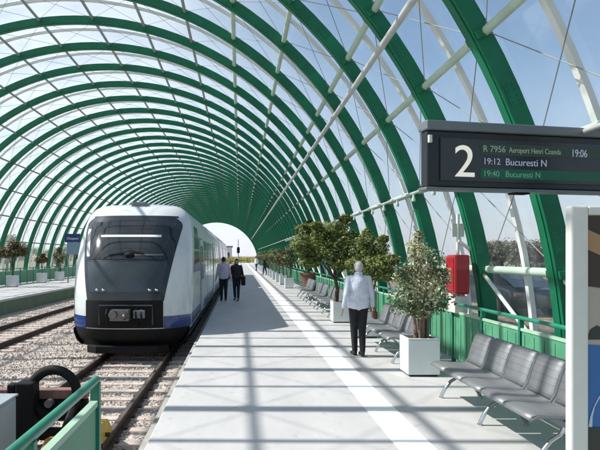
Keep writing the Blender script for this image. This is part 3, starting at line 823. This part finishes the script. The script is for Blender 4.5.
def make_plant(name, rng, blobs, nleaf, size, mats, trunk, bark, parent=None):
    t = empty(name)
    bm = BM()
    for path, r0, r1 in trunk:
        n = len(path); tube(bm, path, [r0+(r1-r0)*i/(n-1) for i in range(n)], 8)
    link('trunk', bm, bark, t, smooth=True)
    link('crown', crown_mesh(rng, blobs, nleaf, size), mats, t, smooth='keep')
    return t
def potted(kind, seed):
    rng = random.Random(seed)
    if kind == 'varieg':
        blobs = [((0, 0, .86), (.34, .34, .36)), ((.12, .05, 1.16), (.27, .27, .28)), ((-.16, 0, .55), (.30, .28, .26)), ((.17, -.05, .60), (.27, .27, .28)), ((-.04, .03, 1.38), (.15, .15, .18)), ((-.22, 0, .95), (.22, .22, .24)), ((.26, 0, .92), (.2, .2, .22)), ((-.03, 0, 1.55), (.06, .06, .14)), ((0, 0, .42), (.2, .2, .14))]
        tr = [([(x0, y0, 0), (x0*1.2, y0*1.2, .28), (x0*2.4, y0*2.4, .8), (x0*3, y0*3, 1.15)], .026, .008) for x0, y0 in ((.05, 0), (-.05, .03), (0, -.05), (.02, .06), (-.03, -.04), (-.07, 0), (.07, -.03))]
        return make_plant('shrub', rng, blobs, 6500, .028, LEAF['varieg'], tr, M['bark'])
    if kind == 'tree':
        blobs = [((0, 0, 1.45), (.50, .50, .40)), ((-.38, .1, 1.30), (.38, .4, .32)), ((.36, 0, 1.32), (.40, .4, .34)), ((.05, .1, 1.85), (.36, .36, .28)), ((-.25, 0, 1.72), (.28, .28, .26)), ((.42, .1, 1.62), (.25, .25, .2)), ((-.55, 0, 1.05), (.22, .22, .2)), ((.55, 0, 1.02), (.2, .2, .2)), ((.1, -.1, 1.02), (.4, .35, .22)), ((.75, 0, 1.32), (.2, .2, .14)), ((-.72, 0, 1.42), (.22, .2, .16)), ((.2, 0, 2.12), (.12, .12, .14)), ((-.42, 0, 1.95), (.12, .14, .1))]
        tr = [([(0, 0, 0), (.03, 0, .35), (-.02, .02, .75), (.02, 0, 1.5)], .045, .015), ([(0, 0, .6), (.2, 0, .95), (.4, .05, 1.3)], .025, .008), ([(0, 0, .55), (-.2, .03, .9), (-.38, .05, 1.25)], .025, .008), ([(.0, 0, .7), (.08, .2, 1.0), (.1, .3, 1.4)], .02, .008)]
        return make_plant('tree', rng, blobs, 13000, .043, LEAF['green'], tr, M['bark_dark'])
    if kind == 'bush':
        blobs = [((0, 0, .62), (.36, .36, .40)), ((.18, 0, .85), (.26, .28, .28)), ((-.2, .05, .8), (.28, .26, .28)), ((0, 0, 1.15), (.2, .2, .24))]
        tr = [([(x0, y0, 0), (x0*2, y0*2, .4), (x0*3, y0*3, .9)], .018, .008) for x0, y0 in ((.05, 0), (-.05, .03), (0, -.05))]
        return make_plant('shrub', rng, blobs, 1300, .05, LEAF['grey'], tr, M['bark_dark'])
    if kind == 'red':
        blobs = [((0, 0, 1.25), (.55, .5, .38)), ((-.45, 0, 1.2), (.42, .4, .32)), ((.45, 0, 1.28), (.4, .4, .3)), ((.1, 0, 1.6), (.34, .3, .26))]
        tr = [([(0, 0, 0), (.03, 0, .45), (0, 0, 1.2)], .045, .02), ([(0, 0, .5), (.3, 0, 1.1)], .02, .01), ([(0, 0, .5), (-.3, 0, 1.1)], .02, .01)]
        return make_plant('tree', rng, blobs, 2200, .075, LEAF['red'], tr, M['bark_dark'])
planter0 = make_planter()
proto = {k: potted(k, i+11) for i, k in enumerate(('varieg', 'tree', 'bush', 'red'))}
used = set()
def place(kind, x, y, z, rz, sc, label, group):
    o = proto[kind] if kind not in used else copy_tree(proto[kind]); used.add(kind)
    o.location = (x, y, z); o.rotation_euler = (0, 0, rz); o.scale = (sc, sc, sc) if not isinstance(sc, tuple) else sc
    tag(o, label, 'tree' if kind in ('tree', 'red') else 'shrub', group); return o
first = [True]
def place_planter(x, y, label, group='white square planters along the railing', sc=1):
    o = planter0 if first[0] else copy_tree(planter0); first[0] = False
    o.location = (x, y, 0); o.scale = (sc, sc, sc); tag(o, label, 'planter', group)
GT = 'potted plants along the railing'
place_planter(2.74, 9.02, 'white cube planter holding the variegated shrub beside the nearest bench')
place('varieg', 2.76, 9.02, .556, .3, (1.2, 1.2, .98), 'variegated cream and pink shrub in the nearest white planter', GT)
place_planter(2.80, 13.19, 'white cube planter just behind the walking man')
place('tree', 2.95, 13.2, .5, 2.1, (.88, .9, .86), 'dark leafy small tree in the white planter behind the walking man', GT)
place_planter(2.74, 16.1, 'white cube planter left of the walking man, third along the platform')
place('tree', 2.62, 16.1, .52, .4, (1.5, 1.45, 1.08), 'broad yellow-green tree in the third white planter along the platform', GT)
# terracotta pot
tp = empty('terracotta_pot', (3.35, 28.5, 0)); tag(tp, 'large red-brown pot holding a tall tree beyond the benches', 'plant pot')
bm = BM(); tube(bm, [(0, 0, 0), (0, 0, .1), (0, 0, .7), (0, 0, .88), (0, 0, .9), (0, 0, .98)], [.26, .29, .40, .42, .46, .46], 24); link('bowl', bm, M['terracotta'], tp, smooth=True)
bm = BM(); tube(bm, [(0, 0, .981), (0, 0, .99)], .40, 20); link('soil', bm, M['soil'], tp)
place('tree', 3.3, 28.5, .98, 1.3, (1.75, 1.7, 1.15), 'tall leafy tree in the large red-brown pot', GT)
yy = 33.0; k = 0
names = ['fourth', 'fifth', 'sixth', 'seventh', 'eighth', 'ninth', 'tenth', 'eleventh', 'twelfth', 'thirteenth', 'fourteenth', 'fifteenth', 'sixteenth', 'seventeenth', 'eighteenth']
kinds = ['bush', 'red', 'bush', 'bush', 'tree', 'bush', 'red', 'bush', 'bush', 'red', 'bush', 'tree', 'bush', 'bush', 'red']
desc = {'bush': 'grey-green bushy shrub', 'red': 'rusty red-leaved small tree', 'tree': 'green leafy small tree', 'varieg': 'pale shrub'}
for nm, kd in zip(names, kinds):
    place_planter(2.74, yy, f'{nm} white cube planter along the railing, counted from the nearest bench')
    sc = {'bush': 1.35, 'red': .85, 'tree': .85}[kd]
    place(kd, 2.74, yy, .556, random.random()*6, sc, f'{desc[kd]} in the {nm} white planter along the railing', GT)
    yy += 4.1 + random.uniform(-.3, .3)
# far platform plants
for i, (y, kd, sc, lb) in enumerate(((34.5, 'red', 1.15, 'brown-leaved tree at the left edge on the far platform'), (39.6, 'red', .75, 'smaller reddish shrub-tree on the far platform, second from the left edge'), (43.5, 'bush', 1.4, 'grey-green shrub on the far platform left of the blue sign'), (50, 'red', .9, 'reddish small tree on the far platform close to the blue sign'))):
    place_planter(-13.3, y, ['white planter at the left edge of the far platform', 'white planter under the smaller reddish tree on the far platform', 'white planter with grey-green shrub on the far platform', 'white planter on the far platform nearest the train'][i], 'planters on the far platform', 1.15)
    place(kd, -13.3, y, .62, i*1.3, sc, lb, 'potted plants on the far platform')

# ------------------------------------------------------------------ red cabinet by the ribs
rc = empty('fire_cabinet', (3.64, 9.86, 0)); tag(rc, 'red fire extinguisher cabinet on a white base box beside the green rib', 'fire cabinet')
bm = BM(); box(bm, -.13, .13, -.20, .20, 1.17, 1.82); link('housing', bm, M['red'], rc, bevel=.035)
bm = BM(); box(bm, -.142, -.13, -.17, .17, 1.22, 1.77); link('door', bm, M['red'], rc, bevel=.01)
bm = BM(); box(bm, -.147, -.142, -.10, .10, 1.38, 1.60); link('window_pane', bm, mat('dull_pane', (.40, .18, .14), .3, var=.3, scale=12), rc)
bm = BM(); box(bm, -.09, .09, -.142-.065, -.205, 1.30, 1.62); bm.free()
bm = BM(); box(bm, -.11, .11, -.16, .16, .86, 1.14); link('base_box', bm, M['frame_white'], rc, bevel=.01)
bm = BM(); tube(bm, [(.0, 0, 0), (0, 0, 2.5)], .028, 10); link('pole', bm, M['white_bar'], rc, smooth=True)
bm = BM(); box(bm, -.10, .10, -.02, .005, 2.12, 2.34); link('small_notice', bm, M['frame_white'], rc)
bm = BM(); tube(bm, [(0, -.02, 2.05), (.28, -.02, 1.86)], .03, 8); link('side_stay', bm, M['white_bar'], rc)

# ------------------------------------------------------------------ blue sign far platform
bsn = empty('platform_sign', (-11.2, 39.4, 0)); tag(bsn, 'dark blue station sign on the far platform just left of the train', 'sign')
bm = BM(); box(bm, -.48, .52, -.03, .03, 2.72, 3.28); link('sign_face', bm, M['blue_sign'], bsn)
bm = BM(); box(bm, -.35, .52, -.028, .028, 1.9, 2.715); link('lower_face', bm, M['blue_panel'], bsn)
text_obj('lettering', 'Otopeni', .23, M['white_text'], bsn, (-.36, -.035, 2.9))
for x in (-.3, .46):
    bm = BM(); tube(bm, [(x, .06, 0), (x, .06, 3.3)], .04, 8); link('post', bm, M['sign_grey'], bsn)

# ------------------------------------------------------------------ people
def cap(bm, a, b, ra, rb, n=12):
    a, b = Vector(a), Vector(b)
    tube(bm, [a, a.lerp(b, .33), a.lerp(b, .66), b], [ra, ra+(rb-ra)*.33, ra+(rb-ra)*.66, rb], n)
    ellipsoid(bm, a, (ra, ra, ra), 12, 8); ellipsoid(bm, b, (rb, rb, rb), 12, 8)
def remesh(o, vox):
    r = o.modifiers.new('remesh', 'REMESH'); r.mode = 'VOXEL'; r.voxel_size = vox; r.use_smooth_shade = True
    s = o.modifiers.new('smooth', 'CORRECTIVE_SMOOTH' if False else 'SMOOTH'); s.iterations = 4; s.factor = .5
def person(name, loc, rz, H, label, group, shirt, legs, hair, long_hair=False, stride=.16, armL=(.0, .0), armR=(.0, .0), sleeve=True, vox=.011, hips=1.0, close=1.0):
    """faces +Y locally; built around the origin; standing/mid-stride"""
    k = H/1.74
    root = empty(name, loc, rz); root.scale = (k, k, k)
    tag(root, label, 'person', group)
    # joints
    hipL, hipR = Vector((-.09, 0, .90)), Vector((.09, 0, .90))
    kneeL, kneeR = Vector((-.085*(.4+.6*close), stride*.62, .49)), Vector((.085*(.4+.6*close), -stride*.25, .48))
    ankL, ankR = Vector((-.075*close, stride*.9, .075)), Vector((.075*close, -stride*1.1, .10))
    shL, shR = Vector((-.185, 0, 1.42)), Vector((.185, 0, 1.42))
    elL, elR = Vector((-.25, -.03+armL[0]*.5, 1.14)), Vector((.25, -.03+armR[0]*.5, 1.14))
    wrL, wrR = Vector((-.265, .05+armL[0], .89)), Vector((.27, .05+armR[0], .89))
    wrL.x -= armL[1]; wrR.x += armR[1]
    # body
    bm = BM()
    ellipsoid(bm, (0, 0, 1.635), (.074, .092, .108), 18, 14)          # skull
    ellipsoid(bm, (0, .03, 1.585), (.056, .064, .07), 14, 10)         # jaw
    ellipsoid(bm, (0, .098, 1.60), (.013, .022, .022), 10, 8)         # nose
    ellipsoid(bm, (0, .088, 1.565), (.024, .012, .008), 10, 6)        # lips
    for s in (-1, 1):
        ellipsoid(bm, (s*.078, -.005, 1.615), (.012, .02, .032), 8, 8)
        ellipsoid(bm, (s*.03, .083, 1.648), (.022, .012, .01), 8, 6)
    cap(bm, (0, -.015, 1.44), (0, .0, 1.56), .062, .055)
    cap(bm, (0, 0, 1.32), (0, 0, 1.02), .09, .09)
    cap(bm, shL, shR, .04, .04)
    for sh, el, wr, s in ((shL, elL, wrL, -1), (shR, elR, wrR, 1)):
        cap(bm, sh, el, .047, .038); cap(bm, el, wr, .037, .025)
        d = (wr-el).normalized(); fwd = Vector((0, 1, 0)); fwd = (fwd - d*fwd.dot(d)).normalized(); side = d.cross(fwd)
        palm = wr + d*.055
        rot = Matrix((side, fwd, d)).transposed().to_4x4()
        ellipsoid(bm, palm, (.017, .038, .05), 12, 10, rot)
        for q, ln in ((-1.5, .062), (-.5, .075), (.5, .08), (1.5, .072)):
            b0 = palm + fwd*q*.018 + d*.04; b1 = b0 + d*ln*.5 - side*s*.006; b2 = b1 + d*ln*.42 - side*s*(-.018)
            cap(bm, b0, b1, .0085, .008, 8); cap(bm, b1, b2, .008, .0065, 8)
        t0 = palm + fwd*.034 - d*.015; t1 = t0 + fwd*.022 + d*.03; t2 = t1 + d*.028
        cap(bm, t0, t1, .010, .009, 8); cap(bm, t1, t2, .009, .007, 8)
    for hp, kn, an in ((hipL, kneeL, ankL), (hipR, kneeR, ankR)):
        cap(bm, hp, kn, .075, .05); cap(bm, kn, an, .048, .032)
        cap(bm, an, an+Vector((0, .12, -.035)), .034, .028)
    o = link('body', bm, M['skin'], root, smooth='keep'); remesh(o, .009 if vox < .012 else vox)
    # shirt
    bm = BM()
    ellipsoid(bm, (0, 0, 1.28), (.185, .145, .24), 20, 14)
    cap(bm, (-.10, 0, 1.38), (.10, 0, 1.38), .098, .098); cap(bm, (-.085, 0, 1.12), (.085, 0, 1.12), .122, .122)
    cap(bm, (-.085, 0, 1.00), (.085, 0, 1.00), .125, .125)
    cap(bm, (-.08, 0, .95), (.08, 0, .95), .122, .122)
    cap(bm, (-.15, -.005, 1.425), (.15, -.005, 1.425), .062, .062)
    tube(bm, [(0, -.012, 1.46), (0, -.01, 1.53)], [.078, .068], 16)
    for sh, el, wr in ((shL, elL, wrL), (shR, elR, wrR)):
        cap(bm, sh, el, .065, .052)
        cap(bm, el, el.lerp(wr, .92) if sleeve else el.lerp(wr, .1), .051, .038)
    for a in range(9):                                             # folds
        th = a*2*PI/9+.3; cap(bm, (.150*math.cos(th), .105*math.sin(th), 1.02), (.155*math.cos(th+.25), .105*math.sin(th+.25), 1.22), .022, .014, 8)
    tube(bm, [(0, 0, .86), (0, 0, 1.0)], [.001, .001], 3) if False else None
    o = link('shirt', bm, shirt, root, smooth='keep'); remesh(o, vox)
    # trousers
    bm = BM()
    cap(bm, (-.075*hips, 0, .93), (.075*hips, 0, .93), .105*hips, .105*hips)
    for hp, kn, an in ((hipL, kneeL, ankL), (hipR, kneeR, ankR)):
        cap(bm, hp+Vector((0, 0, .02)), kn, .098, .070); cap(bm, kn, an+Vector((0, -.01, .02)), .070, .052)
    o = link('trousers', bm, legs, root, smooth='keep'); remesh(o, vox)
    for an, s in ((ankL, -1), (ankR, 1)):
        bm = BM(); zb = an.z-.075
        ellipsoid(bm, (an.x, an.y-.01, zb+.055), (.045, .06, .055)); ellipsoid(bm, (an.x+s*.008, an.y+.11, zb+.035), (.048, .10, .036)); cap(bm, (an.x, an.y-.03, zb+.03), (an.x, an.y+.12, zb+.028), .038, .042)
        o = link('shoe', bm, M['shoe'], root, smooth='keep'); remesh(o, vox)
    bm = BM()
    ellipsoid(bm, (0, -.012, 1.662), (.081, .094, .092), 18, 14)
    ellipsoid(bm, (0, -.045, 1.62), (.074, .062, .085), 14, 10)
    if long_hair: cap(bm, (0, -.07, 1.64), (0, -.085, 1.40), .07, .045)
    o = link('hair', bm, hair, root, smooth='keep'); remesh(o, vox)
    for s in (-1, 1):
        bm = BM(); ellipsoid(bm, (s*.03, .088, 1.632), (.012, .006, .007), 8, 6); link('eye', bm, M['shirt_white'], root, smooth='keep')
    bm = BM(); tube(bm, [(.071*math.cos(a), -.012+.068*math.sin(a), 1.525-.012*math.sin(a)) for a in [2*PI*i/20 for i in range(21)]], .012, 8, False)
    link('collar', bm, shirt, root, smooth=True)
    return root
person('person', (2.13, 10.62, 0), math.radians(4), 1.70, 'grey-haired person in pale shirt and black trousers walking away past the planters', 'people on the platform', M['shirt_white'], M['trousers'], M['hair_grey'], armR=(.06, .035), armL=(-.10, .03), stride=.10, close=.6, vox=.010)
bag = empty('handbag', (2.45, 10.74, 0)); tag(bag, 'brown leather bag held in the right hand of the walking person', 'bag')
bm = BM(); box(bm, -.035, .035, -.12, .12, .66, .80); link('pouch', bm, M['leather'], bag, bevel=.015)
bm = BM(); tube(bm, [(0, -.07, .80), (0, -.05, .855), (0, .0, .865), (0, .05, .855), (0, .07, .80)], .008, 6); link('strap', bm, M['leather'], bag)
person('person', (-.66, 23.7, 0), math.radians(8), 1.76, 'person in pale lilac shirt and dark trousers nearest the train door', 'people on the platform', M['shirt_lilac'], M['trousers'], M['hair_dark'], stride=.08, armL=(.05, .02), armR=(.03, .02), vox=.014)
person('person', (-.14, 23.9, 0), math.radians(170), 1.68, 'long-haired person in dark top facing the camera beside the lilac-shirted one', 'people on the platform', M['dark_top'], M['jeans'], M['hair_dark'], True, stride=.05, armL=(.02, .04), armR=(.05, .05), vox=.014)
bg = empty('shoulder_bag', (.12, 23.75, 0)); tag(bg, 'black shoulder bag on the long-haired person in the dark top', 'bag')
bm = BM(); box(bm, -.08, .10, -.14, .14, .62, .98); link('pouch', bm, M['black'], bg, bevel=.04)
bm = BM(); tube(bm, [(-.02, -.1, .96), (-.04, -.05, 1.30), (-.06, .12, 1.46), (-.03, .20, 1.25), (0, .12, .96)], .012, 6); link('strap', bm, M['black'], bg)
person('person', (3.05, 66, 0), 0, 1.75, 'distant person in black standing at the far end of the planter row', 'people on the platform', M['dark_top'], M['trousers'], M['hair_dark'], vox=.02)
person('person', (2.0, 72, 0), 2.5, 1.7, 'farthest tiny person in pale shirt beside the white line', 'people on the platform', M['shirt_white'], M['jeans'], M['hair_dark'], vox=.02)
person('person', (2.35, 56, 0), 1.0, 1.78, 'distant person in dark clothes right of the white line', 'people on the platform', M['dark_top'], M['jeans'], M['hair_dark'], vox=.02)

# ------------------------------------------------------------------ outside: trees, car, end of platform
def outer_tree(seed, mats, h=4.2, dense=3500, size=.12):
    rng = random.Random(seed)
    blobs = []
    for i in range(11):
        a = rng.random()*6.28; rr = rng.uniform(0, 1.5); z = rng.uniform(h*.35, h*.85)
        s = rng.uniform(.5, 1.0); blobs.append(((rr*math.cos(a), rr*math.sin(a), z), (s, s, s*.8)))
    trunk = [([(0, 0, 0), (.08, 0, h*.25), (0, .05, h*.5), (.1, 0, h*.8)], .13, .04)]
    for c, r in blobs[:8]:
        trunk.append(([(0, 0, h*.2), (c[0]*.5, c[1]*.5, c[2]*.7), c], .05, .015))
    return make_plant('tree', rng, blobs, dense, size, mats, trunk, M['bark_dark'])
TP = [outer_tree(1, LEAF['dry']), outer_tree(2, LEAF['dry']), outer_tree(3, LEAF['grey'])]
spots = []
rng = random.Random(21)
for i in range(26):
    y = 30 + i*3.0 + rng.uniform(-1.5, 1.5); x = y*rng.uniform(.40, .60) + 1.0
    spots.append((x, y, rng.choice([0, 1, 0, 1, 2]), rng.uniform(.85, 1.0)*(.55+y/140)))
for i in range(14):
    y = 50 + i*8; spots.append((-32 - rng.uniform(0, 14), y, 2 if i % 2 else 0, rng.uniform(1, 1.5)))
usedT = set()
for i, (x, y, k, s) in enumerate(spots):
    o = TP[k] if k not in usedT else copy_tree(TP[k]); usedT.add(k)
    o.location = (x, y, -.06 if x > 0 else GZ-.15); o.rotation_euler = (0, 0, rng.random()*6); o.scale = (s*1.2, s*1.2, s)
    right = x > 0
    tag(o, ('thin brown leafless-looking tree in the line outside the canopy on the right' if k < 2 else 'grey-green tree in the line outside the canopy on the right') if right else ('brown tree beyond the far platform outside the canopy' if k < 2 else 'grey-green tree beyond the far platform outside the canopy'), 'tree', ('brown' if k < 2 else 'grey-green') + ' trees outside on the ' + ('right' if right else 'left'))
# dark car parked outside on the right
car_ = empty('parked_car', (8.9, 20.0, -.06), math.radians(93)); tag(car_, 'dark parked car seen through the clear wall below the white crossbar', 'car')
bm = BM(); prof = [(-2.1, .25), (-2.15, .6), (-2.0, .82), (-1.1, .92), (-.6, 1.38), (.7, 1.45), (1.5, 1.1), (2.05, 1.0), (2.15, .6), (2.1, .25)]
prism_y(bm, prof, -.85, .85); link('body', bm, M['car_paint'], car_, bevel=.06)
for s in (-1, 1):
    bm = BM(); prism_y(bm, [(-.95, .95), (-.52, 1.32), (.66, 1.38), (1.3, 1.05), (1.1, .95)], s*.86-.012, s*.86+.012); link('side_window', bm, M['glass_dark'], car_)
    for x in (-1.35, 1.35):
        bm = BM(); bmesh.ops.create_cone(bm, cap_ends=True, segments=24, radius1=.32, radius2=.32, depth=.2, matrix=Matrix.Translation((x, s*.80, .32)) @ Matrix.Rotation(PI/2, 4, 'X')); w_ = link('wheel', bm, M['black'], car_)
        bm = BM(); bmesh.ops.create_cone(bm, cap_ends=True, segments=20, radius1=.2, radius2=.2, depth=.22, matrix=Matrix.Translation((x, s*.80, .32)) @ Matrix.Rotation(PI/2, 4, 'X')); link('rim', bm, M['chrome'], w_)
bm = BM(); v = [bm.verts.new(p) for p in ((-2.0, -.66, .90), (-2.0, .66, .90), (-.72, .58, 1.36), (-.72, -.58, 1.36), (-2.03, -.66, .91), (-2.03, .66, .91), (-.75, .58, 1.385), (-.75, -.58, 1.385))]
for f in ((0, 1, 2, 3), (4, 5, 6, 7), (0, 1, 5, 4), (1, 2, 6, 5), (2, 3, 7, 6), (3, 0, 4, 7)): bm.faces.new([v[i] for i in f])
link('rear_window', bm, M['glass_dark'], car_)
for q in (-.62, .62):
    bm = BM(); box(bm, -2.17, -2.10, q-.10, q+.10, .62, .72); link('tail_light', bm, M['terracotta'], car_, bevel=.02)
# beyond the far end: yellow bushes, mast, pale building
for i in range(7):
    rg = random.Random(50+i)
    o = make_plant('bush', rg, [((0, 0, 1.2), (1.6, 1.2, 1.1)), ((1.2, 0, 1.5), (1.1, 1.0, .9)), ((-1.2, 0, .9), (1.1, 1, .8))], 700, .16, LEAF['yellow'], [([(0, 0, 0), (0, 0, 1)], .08, .04)], M['bark_dark'])
    o.location = (-3.5+i*2.1, 150+rg.uniform(-3, 3), -.5); tag(o, 'mustard yellow bush beyond the open far end of the canopy', 'bush', 'yellow bushes beyond the far end')
ms = empty('mast', (-.4, 141, -.5)); tag(ms, 'thin dark mast standing in the bright far opening', 'mast')
bm = BM(); tube(bm, [(0, 0, 0), (0, 0, 6.3)], [.14, .08], 8); link('pole', bm, M['sign_grey'], ms)
bm = BM(); box(bm, -.35, .35, -.2, .2, 3.0, 4.4); link('signal_head', bm, M['black'], ms, bevel=.05)
bd = empty('building', (-7, 175, -.8)); tag(bd, 'pale low building seen through the far opening', 'building')
bm = BM(); box(bm, -5, 4.5, 0, 8, 0, 5.2); link('wall', bm, M['building'], bd)
bm = BM(); box(bm, -5.3, 4.8, -.3, 8.3, 5.2, 5.6); link('roof', bm, M['sign_grey'], bd)
for x in (-4, -1.8, .4, 2.6):
    bm = BM(); box(bm, x, x+1.3, -.06, -.004, 1.8, 3.6); link('window', bm, M['glass_dark'], bd)

# ------------------------------------------------------------------ world and sun
EL = 48.0
w = bpy.data.worlds.new('World'); scene.world = w; w.use_nodes = True
nt = w.node_tree; nt.nodes.clear()
out = nt.nodes.new('ShaderNodeOutputWorld'); bgd = nt.nodes.new('ShaderNodeBackground'); sky = nt.nodes.new('ShaderNodeTexSky')
sky.sky_type = 'NISHITA'; sky.sun_disc = False; sky.sun_elevation = math.radians(EL); sky.sun_rotation = math.radians(-87)
sky.air_density = 1.0; sky.dust_density = .5; sky.ozone_density = 1.0; sky.altitude = 80
bgd.inputs[1].default_value = .115
tc = nt.nodes.new('ShaderNodeTexCoord'); mp = nt.nodes.new('ShaderNodeMapping'); mp.inputs['Scale'].default_value = (1, 1, 2.2)
nz = nt.nodes.new('ShaderNodeTexNoise'); nz.inputs['Scale'].default_value = 1.6; nz.inputs['Detail'].default_value = 8; nz.inputs['Roughness'].default_value = .6
rp = nt.nodes.new('ShaderNodeMapRange'); rp.inputs[1].default_value = .38; rp.inputs[2].default_value = .66; rp.inputs[3].default_value = 0; rp.inputs[4].default_value = .75
mxx = nt.nodes.new('ShaderNodeMix'); mxx.data_type = 'RGBA'; mxx.inputs['B'].default_value = (7.6, 7.7, 8.0, 1)
L = nt.links.new
L(tc.outputs['Generated'], mp.inputs[0]); L(mp.outputs[0], nz.inputs['Vector']); L(nz.outputs[0], rp.inputs[0]); sx_ = nt.nodes.new('ShaderNodeSeparateXYZ'); L(tc.outputs['Generated'], sx_.inputs[0]); mr_ = nt.nodes.new('ShaderNodeMapRange'); mr_.inputs[1].default_value = -.35; mr_.inputs[2].default_value = .25; mr_.inputs[3].default_value = 1.15; mr_.inputs[4].default_value = .04; L(sx_.outputs[0], mr_.inputs[0]); mm_ = nt.nodes.new('ShaderNodeMath'); mm_.operation = 'MULTIPLY'; mm_.use_clamp = True; L(rp.outputs[0], mm_.inputs[0]); L(mr_.outputs[0], mm_.inputs[1]); L(mm_.outputs[0], mxx.inputs['Factor'])
hz = nt.nodes.new('ShaderNodeMapRange'); hz.inputs[1].default_value = 0; hz.inputs[2].default_value = .30; hz.inputs[3].default_value = .85; hz.inputs[4].default_value = 0
L(sx_.outputs[2], hz.inputs[0]); mh = nt.nodes.new('ShaderNodeMix'); mh.data_type = 'RGBA'; mh.inputs['B'].default_value = (3.9, 4.1, 5.0, 1)
L(hz.outputs[0], mh.inputs['Factor']); L(sky.outputs[0], mh.inputs['A']); L(mh.outputs['Result'], mxx.inputs['A']); L(mxx.outputs['Result'], bgd.inputs[0]); L(bgd.outputs[0], out.inputs[0])
sd = bpy.data.lights.new('sun', 'SUN'); so = bpy.data.objects.new('sun', sd); COL.objects.link(so)
sd.energy = 5.0; sd.angle = math.radians(.55); sd.color = (1, .955, .89)
tosun = Vector((-math.cos(math.radians(EL)), .036, math.sin(math.radians(EL))))
so.rotation_euler = tosun.to_track_quat('Z', 'Y').to_euler(); so.location = (-30, 0, 30)

vs = scene.view_settings
vs.view_transform = 'Standard'; vs.look = 'None'; vs.gamma = 1; vs.use_curve_mapping = False; vs.exposure = .66
scene.render.engine = 'CYCLES'
scene.cycles.transparent_max_bounces = 24
scene.cycles.max_bounces = 8
scene.render.resolution_x = 1024; scene.render.resolution_y = 768
